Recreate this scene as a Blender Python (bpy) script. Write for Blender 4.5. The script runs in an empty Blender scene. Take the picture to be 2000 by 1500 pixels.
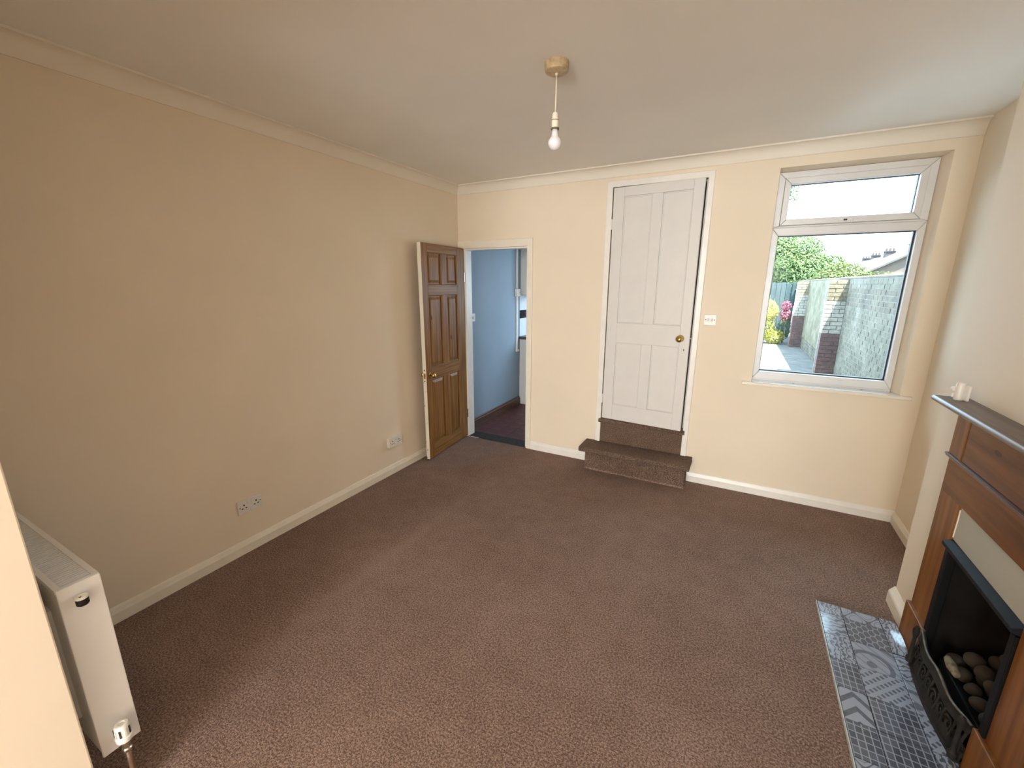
import bpy, bmesh, math, random
from mathutils import Vector, Matrix
random.seed(7)
SC = bpy.context.scene
COL = SC.collection
PI = math.pi

# ------------------------------------------------------------------ camera
cam_d = bpy.data.cameras.new('camera')
cam = bpy.data.objects.new('camera', cam_d)
COL.objects.link(cam)
R_ = Vector((0.88122963, 0.4726828, 0.00230298))
U_ = Vector((-0.11199663, 0.2040587, 0.97253113))
F_ = Vector((-0.4592288, 0.85728118, -0.23276145))
M_ = Matrix((R_, U_, -F_)).transposed().to_4x4()
M_.translation = Vector((2.4972, -3.5444, 1.6))
cam.matrix_world = M_
cam_d.sensor_width = 36.0
cam_d.lens = 817.15 * 36.0 / 2000.0
cam_d.clip_start = 0.02
cam_d.clip_end = 300
SC.camera = cam

# ------------------------------------------------------------------ view, sky, sun, window light
SC.view_settings.view_transform = 'Standard'
SC.view_settings.look = 'None'
SC.view_settings.exposure = 0.64
SC.view_settings.gamma = 1.0
SC.view_settings.use_curve_mapping = False
SC.cycles.diffuse_bounces = 6          # light reaches this room mostly by bouncing from wall to wall
SC.cycles.glossy_bounces = 2
SC.cycles.transmission_bounces = 4

world = bpy.data.worlds.new('sky')
SC.world = world
world.use_nodes = True
bg = world.node_tree.nodes['Background']
bg.inputs['Color'].default_value = (0.60, 0.81, 1.0, 1)
bg.inputs['Strength'].default_value = 6.5

sun_d = bpy.data.lights.new('sun', 'SUN')
sun_d.energy = 26.0
sun_d.angle = 0.009
sun_d.color = (1.0, 0.95, 0.86)
sun = bpy.data.objects.new('sun', sun_d)
COL.objects.link(sun)
sun.rotation_euler = Vector((1.0, -1.1, 3.4)).to_track_quat('Z', 'Y').to_euler()

def area(name, loc, target, sx, sy, power, color):
    l = bpy.data.lights.new(name, 'AREA')
    l.shape = 'RECTANGLE'; l.size = sx; l.size_y = sy
    l.energy = power; l.color = color
    o = bpy.data.objects.new(name, l); COL.objects.link(o)
    o.location = loc
    o.rotation_euler = (Vector(target) - Vector(loc)).to_track_quat('-Z', 'Y').to_euler()
    return o

# daylight in the front-room window (behind the camera) and in the kitchen window
area('front_window_daylight', (2.38, -8.22, 1.45), (2.38, 0, 1.45), 2.15, 1.5, 180, (1.0, 0.958, 0.892))
area('kitchen_window_daylight', (1.44, 2.10, 1.45), (0, 1.6, 1.25), 0.5, 0.7, 9.5, (0.62, 0.82, 1.0))

# ------------------------------------------------------------------ materials
def nodes_of(name):
    m = bpy.data.materials.new(name); m.use_nodes = True
    nt = m.node_tree
    return m, nt, nt.nodes['Principled BSDF']

def coords(nt, scale=(1, 1, 1), kind='Object', rot=(0, 0, 0)):
    tc = nt.nodes.new('ShaderNodeTexCoord'); mp = nt.nodes.new('ShaderNodeMapping')
    mp.inputs['Scale'].default_value = scale
    mp.inputs['Rotation'].default_value = rot
    nt.links.new(tc.outputs[kind], mp.inputs['Vector'])
    return mp.outputs['Vector']

def noise(nt, vec, scale, detail=3, rough=0.55):
    n = nt.nodes.new('ShaderNodeTexNoise')
    n.inputs['Scale'].default_value = scale
    n.inputs['Detail'].default_value = detail
    n.inputs['Roughness'].default_value = rough
    nt.links.new(vec, n.inputs['Vector'])
    return n.outputs['Fac']

def ramp(nt, fac, stops):
    r = nt.nodes.new('ShaderNodeValToRGB')
    el = r.color_ramp.elements
    while len(el) < len(stops): el.new(0.5)
    for e, (p, c) in zip(el, stops):
        e.position = p; e.color = (c[0], c[1], c[2], 1)
    nt.links.new(fac, r.inputs['Fac'])
    return r.outputs['Color']

def bump(nt, bsdf, h, strength, dist=0.01):
    b = nt.nodes.new('ShaderNodeBump')
    b.inputs['Strength'].default_value = strength
    b.inputs['Distance'].default_value = dist
    nt.links.new(h, b.inputs['Height'])
    nt.links.new(b.outputs['Normal'], bsdf.inputs['Normal'])

def mathn(nt, op, a, b=None, c=None):
    n = nt.nodes.new('ShaderNodeMath'); n.operation = op
    for i, v in enumerate((a, b, c)):
        if v is None: continue
        if isinstance(v, (int, float)): n.inputs[i].default_value = v
        else: nt.links.new(v, n.inputs[i])
    return n.outputs[0]

def mixc(nt, fac, a, b, blend='MIX'):
    n = nt.nodes.new('ShaderNodeMix'); n.data_type = 'RGBA'; n.blend_type = blend
    for sock, v in ((n.inputs[0], fac), (n.inputs[6], a), (n.inputs[7], b)):
        if isinstance(v, (int, float)): sock.default_value = v
        elif isinstance(v, tuple): sock.default_value = (v[0], v[1], v[2], 1)
        else: nt.links.new(v, sock)
    return n.outputs[2]

def paint(name, col, rough=0.6, vary=0.04, scale=6, bmp=0.03, bscale=180, metal=0.0, spec=0.5):
    m, nt, b = nodes_of(name)
    v = coords(nt)
    f = noise(nt, v, scale, 2)
    lo = tuple(max(0, c * (1 - vary)) for c in col); hi = tuple(min(1, c * (1 + vary)) for c in col)
    nt.links.new(ramp(nt, f, [(0.3, lo), (0.7, hi)]), b.inputs['Base Color'])
    b.inputs['Roughness'].default_value = rough
    b.inputs['Metallic'].default_value = metal
    b.inputs['Specular IOR Level'].default_value = spec
    if bmp: bump(nt, b, noise(nt, v, bscale, 2), bmp, 0.003)
    return m

def wood(name, dark, mid, light, axis='Z', rough=0.42, knots=True, scale=1.0, spec=0.5):
    m, nt, b = nodes_of(name)
    s = {'X': (1.2, 16, 16), 'Y': (16, 1.2, 16), 'Z': (16, 16, 1.2)}[axis]
    v = coords(nt, tuple(k * scale for k in s))
    n1 = noise(nt, v, 1.6, 5, 0.6)
    w = nt.nodes.new('ShaderNodeTexWave'); w.wave_type = 'RINGS'
    w.rings_direction = axis
    w.inputs['Scale'].default_value = 0.55
    w.inputs['Distortion'].default_value = 9.0
    w.inputs['Detail'].default_value = 3
    w.inputs['Detail Scale'].default_value = 1.2
    nt.links.new(v, w.inputs['Vector'])
    f = mathn(nt, 'ADD', mathn(nt, 'MULTIPLY', n1, 0.86), mathn(nt, 'MULTIPLY', w.outputs['Fac'], 0.14))
    c = ramp(nt, f, [(0.28, dark), (0.5, mid), (0.75, light)])
    if knots:
        s2 = {'X': (3, 8, 8), 'Y': (8, 3, 8), 'Z': (8, 8, 3.6)}[axis]
        v2 = coords(nt, s2)
        vo = nt.nodes.new('ShaderNodeTexVoronoi')
        vo.inputs['Scale'].default_value = 1.0
        nt.links.new(v2, vo.inputs['Vector'])
        k = mathn(nt, 'LESS_THAN', mathn(nt, 'ADD', vo.outputs['Distance'], mathn(nt, 'MULTIPLY', n1, 0.05)), 0.105)
        c = mixc(nt, mathn(nt, 'MULTIPLY', k, 0.75), c, tuple(x * 0.35 for x in dark))
    nt.links.new(c, b.inputs['Base Color'])
    b.inputs['Roughness'].default_value = rough
    b.inputs['Specular IOR Level'].default_value = spec
    bump(nt, b, f, 0.08, 0.004)
    return m

def stone(name, dark, mid, light, scale=2.2):
    m, nt, b = nodes_of(name)
    g = nt.nodes.new('ShaderNodeNewGeometry')
    f = noise(nt, g.outputs['Position'], scale, 7, 0.68)
    f2 = noise(nt, g.outputs['Position'], 17.0, 3, 0.6)
    f = mathn(nt, 'ADD', mathn(nt, 'MULTIPLY', f, 0.72), mathn(nt, 'MULTIPLY', f2, 0.28))
    nt.links.new(ramp(nt, f, [(0.36, dark), (0.5, mid), (0.63, light)]), b.inputs['Base Color'])
    b.inputs['Roughness'].default_value = 0.95
    bump(nt, b, f2, 0.6, 0.01)
    return m

M = {}
M['wall'] = paint('cream_wall_paint', (0.80, 0.695, 0.55), 0.75, 0.02, 2.5, 0.0)
M['ceiling'] = paint('ceiling_paint', (0.86, 0.84, 0.785), 0.85, 0.02, 2, 0.0)
M['cornice'] = paint('cornice_paint', (0.80, 0.745, 0.64), 0.6, 0.02, 3, 0.0)
M['trim'] = paint('white_gloss_paint', (0.82, 0.79, 0.73), 0.35, 0.03, 12, 0.02, 60)
M['trim_cream'] = paint('ivory_gloss_paint', (0.81, 0.755, 0.64), 0.35, 0.03, 12, 0.02, 60)
M['door_white'] = paint('white_door_paint', (0.7008, 0.6816, 0.6480), 0.4, 0.02, 8, 0.03, 70)
M['upvc'] = paint('window_plastic', (0.71, 0.70, 0.69), 0.35, 0.05, 5, 0.0)
M['plastic'] = paint('white_plastic', (0.80, 0.77, 0.72), 0.35, 0.02, 20, 0.0)
M['socket_plastic'] = paint('socket_plastic', (0.73, 0.70, 0.65), 0.4, 0.03, 40, 0.0)
M['dark'] = paint('black_plastic', (0.012, 0.011, 0.012), 0.5, 0.1, 20, 0.0)
M['slot'] = paint('socket_slot_black', (0.03, 0.025, 0.02), 0.6, 0.1, 20, 0.0)
M['radiator'] = paint('radiator_enamel', (0.86, 0.865, 0.87), 0.3, 0.02, 4, 0.0)
M['radiator_in'] = paint('radiator_core_shade', (0.10, 0.10, 0.105), 0.6, 0.05, 8, 0.0)  # near-black: shade behind the grille slits painted into the core
M['brass'] = paint('polished_brass', (0.62, 0.44, 0.16), 0.2, 0.1, 12, 0.0, metal=1.0)
M['chrome'] = paint('worn_chrome', (0.6, 0.56, 0.5), 0.25, 0.1, 12, 0.0, metal=1.0)
M['copper'] = paint('brown_pipe', (0.16, 0.09, 0.055), 0.4, 0.2, 20, 0.0)
M['bulb'] = paint('opal_bulb_glass', (0.86, 0.85, 0.86), 0.12, 0.01, 3, 0.0)
M['holder'] = paint('ivory_lamp_holder', (0.80, 0.74, 0.60), 0.4, 0.03, 30, 0.0)
M['flex'] = paint('ivory_flex', (0.78, 0.70, 0.52), 0.5, 0.05, 40, 0.0)
M['rose'] = paint('aged_rose_plastic', (0.52, 0.40, 0.235), 0.5, 0.22, 45, 0.05, 80)
M['rubber'] = paint('rubber_band', (0.13, 0.10, 0.06), 0.6, 0.1, 30, 0.0)
M['pine_v'] = wood('pine_upright', (0.1419, 0.0602, 0.0155), (0.2494, 0.1204, 0.0361), (0.3440, 0.1849, 0.0645), 'Z', spec=0.25)
M['pine_h'] = wood('pine_crosswise', (0.1505, 0.0671, 0.0189), (0.2623, 0.1324, 0.0447), (0.3612, 0.2064, 0.0791), 'X', spec=0.25)
M['oak_v'] = wood('surround_wood_upright', (0.1376, 0.0482, 0.0113), (0.2202, 0.0848, 0.0204), (0.2972, 0.1252, 0.0325), 'Z', 0.42, False, spec=0.25)
M['oak_h'] = wood('surround_wood_long', (0.1046, 0.0366, 0.0098), (0.1706, 0.0636, 0.0169), (0.2367, 0.0963, 0.0268), 'Y', 0.42, spec=0.25)
M['shelf_wood'] = wood('mantel_shelf_wood', (0.075, 0.045, 0.037), (0.13, 0.082, 0.068), (0.19, 0.125, 0.105), 'Y', 0.34, False)
M['infill'] = paint('grey_infill_board', (0.4300, 0.4214, 0.3612), 0.7, 0.02, 4, 0.0)
M['iron'] = paint('black_iron', (0.006, 0.006, 0.007), 0.6, 0.2, 20, 0.1, 60, spec=0.2)
M['iron_edge'] = paint('grey_iron_trim', (0.014, 0.015, 0.018), 0.6, 0.2, 20, 0.0, spec=0.12)
M['soot'] = paint('sooty_fire_brick', (0.013, 0.011, 0.010), 0.9, 0.3, 8, 0.2, 60, spec=0.1)
M['fret'] = paint('dusty_cast_iron', (0.011, 0.0095, 0.0075), 0.8, 0.7, 22, 0.3, 90)
M['fret_rail'] = paint('worn_fret_rail', (0.12, 0.105, 0.09), 0.5, 0.4, 40, 0.1, 90)
M['pebble'] = paint('ceramic_coal', (0.055, 0.044, 0.034), 0.95, 0.4, 30, 0.4, 90)
M['log'] = paint('ceramic_log', (0.19, 0.155, 0.10), 0.9, 0.6, 40, 0.4, 60)
M['dust_slab'] = paint('dusty_cement', (0.20, 0.18, 0.145), 0.9, 0.3, 25, 0.3, 120)
M['kitchen_wall'] = paint('grey_blue_kitchen_paint', (0.2580, 0.3268, 0.3956), 0.6, 0.03, 3, 0.05, 120)
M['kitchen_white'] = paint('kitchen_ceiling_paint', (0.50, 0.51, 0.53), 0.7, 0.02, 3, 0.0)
M['cabinet'] = paint('white_cabinet_laminate', (0.74, 0.73, 0.70), 0.4, 0.02, 4, 0.0)
M['worktop'] = paint('dark_worktop', (0.07, 0.06, 0.055), 0.35, 0.3, 60, 0.0)
M['tile_white'] = paint('white_wall_tile', (0.74, 0.77, 0.80), 0.15, 0.02, 9, 0.0)
M['tile_black'] = paint('black_wall_tile', (0.015, 0.015, 0.02), 0.15, 0.2, 9, 0.0)
M['grout'] = paint('pale_grout', (0.55, 0.55, 0.55), 0.9, 0.1, 30, 0.0)
M['quarry'] = paint('red_quarry_tile', (0.0989, 0.0292, 0.0258), 0.45, 0.35, 9, 0.1, 60)
M['quarry_joint'] = paint('quarry_joint', (0.07, 0.03, 0.028), 0.9, 0.3, 20, 0.1, 60)
M['brown_skirting'] = wood('brown_skirting_wood', (0.045, 0.02, 0.011), (0.085, 0.037, 0.02), (0.13, 0.06, 0.033), 'Y', 0.35, False)
M['threshold'] = paint('worn_dark_threshold', (0.030, 0.024, 0.021), 0.7, 0.5, 30, 0.3, 60)
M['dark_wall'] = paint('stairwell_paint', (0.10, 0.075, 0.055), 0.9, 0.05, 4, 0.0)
M['grey_metal'] = paint('pale_grip_strip', (0.45, 0.42, 0.38), 0.45, 0.1, 60, 0.0)

def carpet(name, dark, mid, light, sc=1.0, mark=False):
    m, nt, b = nodes_of(name)
    v = coords(nt)
    f1 = noise(nt, v, 130 * sc, 2, 0.85)
    f2 = noise(nt, v, 9, 2, 0.6)
    f3 = noise(nt, v, 1.3, 1, 0.5)
    f = mathn(nt, 'ADD', f1, mathn(nt, 'MULTIPLY', mathn(nt, 'SUBTRACT', f2, 0.5), 0.10))
    f = mathn(nt, 'ADD', f, mathn(nt, 'MULTIPLY', mathn(nt, 'SUBTRACT', f3, 0.5), 0.12))
    c = ramp(nt, f, [(0.36, dark), (0.5, mid), (0.64, light)])
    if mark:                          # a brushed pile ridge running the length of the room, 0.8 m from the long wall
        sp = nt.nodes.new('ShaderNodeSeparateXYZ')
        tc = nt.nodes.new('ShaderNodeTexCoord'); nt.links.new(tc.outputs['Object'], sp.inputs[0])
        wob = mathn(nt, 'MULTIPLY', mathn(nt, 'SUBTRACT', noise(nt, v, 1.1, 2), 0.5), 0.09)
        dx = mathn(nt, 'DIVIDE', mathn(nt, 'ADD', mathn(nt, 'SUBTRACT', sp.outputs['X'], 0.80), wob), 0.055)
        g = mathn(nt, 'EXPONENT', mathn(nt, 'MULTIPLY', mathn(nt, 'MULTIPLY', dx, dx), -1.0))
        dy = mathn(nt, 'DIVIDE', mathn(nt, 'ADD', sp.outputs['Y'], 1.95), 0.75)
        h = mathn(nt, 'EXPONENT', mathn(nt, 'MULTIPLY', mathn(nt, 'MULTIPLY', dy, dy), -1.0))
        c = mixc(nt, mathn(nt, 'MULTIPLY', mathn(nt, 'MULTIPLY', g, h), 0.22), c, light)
    nt.links.new(c, b.inputs['Base Color'])
    b.inputs['Roughness'].default_value = 1.0
    b.inputs['Specular IOR Level'].default_value = 0.1
    b.inputs['Sheen Weight'].default_value = 0.12
    b.inputs['Sheen Roughness'].default_value = 0.5
    b.inputs['Sheen Tint'].default_value = (0.8, 0.7, 0.68, 1)
    bump(nt, b, f1, 0.7, 0.008)
    return m
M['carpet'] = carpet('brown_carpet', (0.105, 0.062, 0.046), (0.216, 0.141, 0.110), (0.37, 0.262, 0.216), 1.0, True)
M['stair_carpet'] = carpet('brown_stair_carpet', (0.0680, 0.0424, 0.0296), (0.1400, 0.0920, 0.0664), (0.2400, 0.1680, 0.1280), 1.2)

def chipped():
    m, nt, b = nodes_of('chipped_white_edge')
    v = coords(nt)
    f = noise(nt, v, 38, 4, 0.7)
    g = nt.nodes.new('ShaderNodeSeparateXYZ')
    tc = nt.nodes.new('ShaderNodeTexCoord'); nt.links.new(tc.outputs['Object'], g.inputs[0])
    # more chips low down, where the door has been knocked
    low = mathn(nt, 'MULTIPLY', mathn(nt, 'SUBTRACT', 1.3, g.outputs['Z']), 0.05)
    k = mathn(nt, 'GREATER_THAN', mathn(nt, 'ADD', f, low), 0.69)
    c = mixc(nt, k, (0.84, 0.80, 0.70), (0.20, 0.10, 0.05))
    nt.links.new(c, b.inputs['Base Color'])
    b.inputs['Roughness'].default_value = 0.4
    return m
M['chipped'] = chipped()

def glass():
    m = bpy.data.materials.new('window_glass'); m.use_nodes = True
    nt = m.node_tree; nt.nodes.clear()
    out = nt.nodes.new('ShaderNodeOutputMaterial'); mx = nt.nodes.new('ShaderNodeMixShader')
    tr = nt.nodes.new('ShaderNodeBsdfTransparent'); gl = nt.nodes.new('ShaderNodeBsdfGlossy')
    fr = nt.nodes.new('ShaderNodeFresnel'); fr.inputs['IOR'].default_value = 1.10
    tr.inputs['Color'].default_value = (0.97, 0.99, 0.985, 1)
    gl.inputs['Roughness'].default_value = 0.02
    nt.links.new(fr.outputs[0], mx.inputs[0]); nt.links.new(tr.outputs[0], mx.inputs[1])
    nt.links.new(gl.outputs[0], mx.inputs[2]); nt.links.new(mx.outputs[0], out.inputs[0])
    return m
M['glass'] = glass()

def leafm(name, c1, c2, c3):
    m, nt, b = nodes_of(name)
    v = coords(nt)
    f = noise(nt, v, 2.2, 4, 0.7)
    nt.links.new(ramp(nt, f, [(0.3, c1), (0.52, c2), (0.72, c3)]), b.inputs['Base Color'])
    b.inputs['Roughness'].default_value = 0.6
    tl = nt.nodes.new('ShaderNodeBsdfTranslucent')
    tl.inputs['Color'].default_value = (c2[0], c2[1], c2[2], 1)
    mx = nt.nodes.new('ShaderNodeMixShader'); mx.inputs[0].default_value = 0.4
    out = nt.nodes['Material Output']
    nt.links.new(b.outputs[0], mx.inputs[1]); nt.links.new(tl.outputs[0], mx.inputs[2])
    nt.links.new(mx.outputs[0], out.inputs['Surface'])
    return m
M['leaf'] = leafm('green_leaves', (0.0502, 0.0892, 0.0251), (0.0920, 0.1478, 0.0446), (0.1506, 0.2063, 0.0725))
M['leaf_yellow'] = leafm('yellow_green_leaves', (0.2040, 0.2108, 0.0272), (0.3400, 0.3264, 0.0680), (0.4420, 0.4216, 0.1496))
M['leaf_lime'] = leafm('lime_leaves', (0.0552, 0.0831, 0.0184), (0.0920, 0.1143, 0.0329), (0.1249, 0.1360, 0.0591))
M['petal'] = leafm('pink_petals', (0.2319, 0.0449, 0.0748), (0.2808, 0.0748, 0.1197), (0.3182, 0.1496, 0.1795))
M['bark'] = paint('bark', (0.16, 0.11, 0.07), 0.9, 0.3, 14, 0.4, 40)
M['fence'] = paint('teal_fence_paint', (0.0235, 0.0435, 0.0458), 0.7, 0.2, 10, 0.1, 60)
M['paving'] = stone('garden_paving', (0.0558, 0.0546, 0.0530), (0.0920, 0.0892, 0.0848), (0.1282, 0.1227, 0.1115), 3.5)
M['brick_grey'] = stone('weathered_grey_brick', (0.0512, 0.0474, 0.0311), (0.0903, 0.0814, 0.0577), (0.1295, 0.1143, 0.0878))
M['brick_pale'] = stone('pale_weathered_brick', (0.0572, 0.0558, 0.0351), (0.1024, 0.0948, 0.0678), (0.1506, 0.1338, 0.1029))
M['brick_sunlit'] = stone('sun_painted_buttress_brick', (0.1757, 0.1617, 0.1296), (0.2693, 0.2509, 0.2126), (0.3279, 0.3067, 0.2697))  # paler brick: sunlight on the buttresses painted into the colour
M['brick_tan'] = stone('tan_buttress_brick', (0.0836, 0.0669, 0.0390), (0.1394, 0.1171, 0.0781), (0.1896, 0.1673, 0.1227))
M['brick_dark'] = stone('stained_top_brick', (0.0362, 0.0307, 0.0226), (0.0753, 0.0630, 0.0452), (0.1144, 0.0959, 0.0678))
M['brick_red'] = stone('red_brick', (0.0613, 0.0390, 0.0379), (0.1032, 0.0558, 0.0502), (0.1450, 0.0836, 0.0725))
M['mortar'] = stone('pale_mortar', (0.0892, 0.0864, 0.0697), (0.1310, 0.1255, 0.1032), (0.1673, 0.1589, 0.1338))
M['render'] = stone('mottled_wall_render', (0.0498, 0.0474, 0.0201), (0.1084, 0.0936, 0.0577), (0.1581, 0.1366, 0.0929), 3.0)
M['slate'] = paint('roof_slate', (0.0643, 0.0582, 0.0582), 0.8, 0.15, 2, 0.3, 8)
M['house'] = paint('house_brickwork', (0.1012, 0.0771, 0.0661), 0.9, 0.15, 2, 0.3, 8)
M['house_pane'] = paint('far_window_pane', (0.30, 0.42, 0.55), 0.2, 0.1, 2, 0.0)
M['chimney'] = paint('chimney_brick', (0.0551, 0.0461, 0.0461), 0.9, 0.2, 4, 0.3, 8)

# ------------------------------------------------------------------ mesh helpers
class MB:
    def __init__(s): s.v = []; s.f = []
    def add(s, vs, fs):
        o = len(s.v); s.v += [tuple(p) for p in vs]; s.f += [tuple(i + o for i in f) for f in fs]; return s
    def box(s, x0, x1, y0, y1, z0, z1):
        return s.add([(x0, y0, z0), (x1, y0, z0), (x1, y1, z0), (x0, y1, z0), (x0, y0, z1), (x1, y0, z1), (x1, y1, z1), (x0, y1, z1)],
                     [(0, 3, 2, 1), (4, 5, 6, 7), (0, 1, 5, 4), (1, 2, 6, 5), (2, 3, 7, 6), (3, 0, 4, 7)])
    def prism(s, pts, off):
        n = len(pts); off = Vector(off)
        a = [Vector(p) for p in pts]; b = [p + off for p in a]
        fs = [tuple(range(n))[::-1], tuple(range(n, 2 * n))]
        for i in range(n):
            j = (i + 1) % n; fs.append((i, j, j + n, i + n))
        return s.add(a + b, fs)
    def loft(s, rings, closed=True, caps=True):
        n = len(rings[0]); vs = [p for r in rings for p in r]; fs = []
        for k in range(len(rings) - 1):
            for i in range(n if closed else n - 1):
                j = (i + 1) % n
                fs.append((k * n + i, k * n + j, (k + 1) * n + j, (k + 1) * n + i))
        if caps and closed:
            fs.append(tuple(range(n))[::-1]); fs.append(tuple(range((len(rings) - 1) * n, len(rings) * n)))
        return s.add(vs, fs)
    def lathe(s, prof, c, axis='Z', seg=24):
        rings = []
        for r, h in prof:
            ring = []
            for i in range(seg):
                a = 2 * PI * i / seg; p, q = r * math.cos(a), r * math.sin(a)
                if axis == 'Z': ring.append((c[0] + p, c[1] + q, c[2] + h))
                elif axis == 'X': ring.append((c[0] + h, c[1] + p, c[2] + q))
                else: ring.append((c[0] + p, c[1] + h, c[2] - q))
            rings.append(ring)
        return s.loft(rings)
    def tube(s, path, r, seg=10):
        path = [Vector(p) for p in path]; rings = []
        up = Vector((0, 0, 1))
        for i, p in enumerate(path):
            t = (path[min(i + 1, len(path) - 1)] - path[max(i - 1, 0)]).normalized()
            u = up if abs(t.dot(up)) < 0.95 else Vector((1, 0, 0))
            a = t.cross(u).normalized(); b = t.cross(a).normalized()
            rr = r[i] if isinstance(r, (list, tuple)) else r
            rings.append([p + a * rr * math.cos(2 * PI * k / seg) + b * rr * math.sin(2 * PI * k / seg) for k in range(seg)])
        return s.loft(rings)
    def build(s, name, mat, parent=None, smooth=False, bevel=0.0, seg=2, loc=None):
        me = bpy.data.meshes.new(name)
        vs = s.v
        if loc is not None: vs = [tuple(Vector(p) - Vector(loc)) for p in s.v]
        me.from_pydata(vs, [], s.f)
        bm = bmesh.new(); bm.from_mesh(me); bmesh.ops.recalc_face_normals(bm, faces=bm.faces)
        bm.to_mesh(me); bm.free()
        me.materials.append(mat)
        if smooth:
            for p in me.polygons: p.use_smooth = True
        o = bpy.data.objects.new(name, me); COL.objects.link(o)
        if loc is not None: o.location = loc
        if parent: o.parent = parent
        if smooth == 'auto' and hasattr(me, 'set_sharp_from_angle'): me.set_sharp_from_angle(angle=0.6)
        if bevel:
            b = o.modifiers.new('bevel', 'BEVEL'); b.width = bevel; b.segments = seg
            b.limit_method = 'ANGLE'; b.angle_limit = 0.6
        return o

def tag(o, label, cat, group=None, kind=None):
    o['label'] = label; o['category'] = cat
    if group: o['group'] = group
    if kind: o['kind'] = kind
    return o
def empty(name, loc, rz=0.0):
    o = bpy.data.objects.new(name, None); COL.objects.link(o)
    o.location = loc; o.rotation_euler = (0, 0, rz); o.empty_display_size = 0.1
    return o
def box(name, mat, x0, x1, y0, y1, z0, z1, parent=None, bevel=0.0):
    return MB().box(x0, x1, y0, y1, z0, z1).build(name, mat, parent, bevel=bevel)

def slab(us, vs, holes, d0, d1, axis):
    """a connected slab with rectangular holes: us/vs grid lines, axis 'y' (us=x, vs=z, depth y), 'x' (us=y, vs=z) or 'z' (us=x, vs=y)"""
    mb = MB(); idx = {}
    def P(u, v, d):
        return {'y': (u, d, v), 'x': (d, u, v), 'z': (u, v, d)}[axis]
    def V(i, j, k):
        if (i, j, k) not in idx:
            idx[(i, j, k)] = len(mb.v); mb.v.append(P(us[i], vs[j], d1 if k else d0))
        return idx[(i, j, k)]
    def solid(i, j):
        if i < 0 or j < 0 or i >= len(us) - 1 or j >= len(vs) - 1: return False
        cu, cv = (us[i] + us[i + 1]) / 2, (vs[j] + vs[j + 1]) / 2
        return not any(a < cu < b and c < cv < e for a, b, c, e in holes)
    for i in range(len(us) - 1):
        for j in range(len(vs) - 1):
            if not solid(i, j): continue
            mb.f.append((V(i, j, 0), V(i + 1, j, 0), V(i + 1, j + 1, 0), V(i, j + 1, 0)))
            mb.f.append((V(i, j, 1), V(i, j + 1, 1), V(i + 1, j + 1, 1), V(i + 1, j, 1)))
            for di, dj, a, b in ((-1, 0, (i, j), (i, j + 1)), (1, 0, (i + 1, j), (i + 1, j + 1)), (0, -1, (i, j), (i + 1, j)), (0, 1, (i, j + 1), (i + 1, j + 1))):
                if not solid(i + di, j + dj):
                    mb.f.append((V(*a, 0), V(*b, 0), V(*b, 1), V(*a, 1)))
    return mb

# ------------------------------------------------------------------ room shell
W, H, YD, TD = 3.598, 2.50, -3.30, 0.16      # alcove wall x, ceiling, dividing wall face, its thickness
XB, YB0, YB1 = 3.365, -0.985, -2.33           # chimney breast face and ends
XO = 0.967                                    # left reveal of the opening the camera stands in
YF = -8.20                                    # front-room window wall

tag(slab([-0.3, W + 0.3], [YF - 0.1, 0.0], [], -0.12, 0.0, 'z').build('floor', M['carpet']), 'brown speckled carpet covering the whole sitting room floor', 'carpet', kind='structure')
tag(slab([-0.3, W + 0.3], [YF - 0.1, 0.1], [], H, H + 0.1, 'z').build('ceiling', M['ceiling']), 'plain off-white ceiling above the pendant lamp', 'ceiling', kind='structure')
tag(slab([YF - 0.1, 0.1], [0.0, H], [], -0.12, 0.0, 'x').build('wall_left', M['wall']), 'long cream wall with two sockets, left of the pine door', 'wall', kind='structure')

wb = slab([0.0, 0.062, 0.762, 1.508, 2.2, 2.635, 3.487, W + 0.1], [0.0, 0.885, 1.93, 2.345, 2.358, H],
          [(0.062, 0.762, -1, 1.93), (1.508, 2.2, -1, 2.345), (2.635, 3.487, 0.885, 2.358)], 0.0, 0.10, 'y')
tag(wb.build('wall_back', M['wall']), 'cream end wall holding both doors and the garden window', 'wall', kind='structure')
tag(slab([YB0, 0.0], [0.0, H], [], W, W + 0.1, 'x').build('wall_alcove', M['wall']), 'narrow cream alcove wall between window and chimney breast', 'wall', kind='structure')
# chimney breast with the fire opening
FY0, FY1, FZ = -1.915, -1.405, 0.61
cb = slab([YB1, FY0, FY1, YB0], [0.0, FZ, H], [(FY0, FY1, -1, FZ)], XB, W + 0.1, 'x')
tag(cb.build('wall_chimney_breast', M['wall']), 'cream chimney breast behind the wooden fire surround', 'wall', kind='structure')
tag(slab([YF - 0.1, YB1], [0.0, H], [], W, W + 0.1, 'x').build('wall_right', M['wall']), 'cream wall running on beyond the chimney breast', 'wall', kind='structure')
# dividing wall with the wide opening, front room beyond it
dv = slab([0.0, XO, 3.05, W], [0.0, 2.25, H], [(XO, 3.05, -1, 2.25)], YD - TD, YD, 'y')
tag(dv.build('wall_front', M['wall'], bevel=0.004), 'pale cream wall end close in the bottom left corner', 'wall', kind='structure')
fw = slab([-0.1, 1.30, 3.46, W + 0.1], [0.0, 0.65, 2.25, H], [(1.30, 3.46, 0.65, 2.25)], YF - 0.15, YF, 'y')
tag(fw.build('wall_street', M['wall']), 'cream street wall of the front room with its window', 'wall', kind='structure')

# window reveal splays (plaster)
mb = MB().prism([(3.4875, 0, 0.885), (3.4875, 0.10, 0.885), (3.457, 0.10, 0.885)], (0, 0, 2.358 - 0.885))
tag(mb.build('trim_window_reveal', M['wall']), 'slanting plaster reveal on the right of the garden window', 'reveal', kind='structure')

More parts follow.
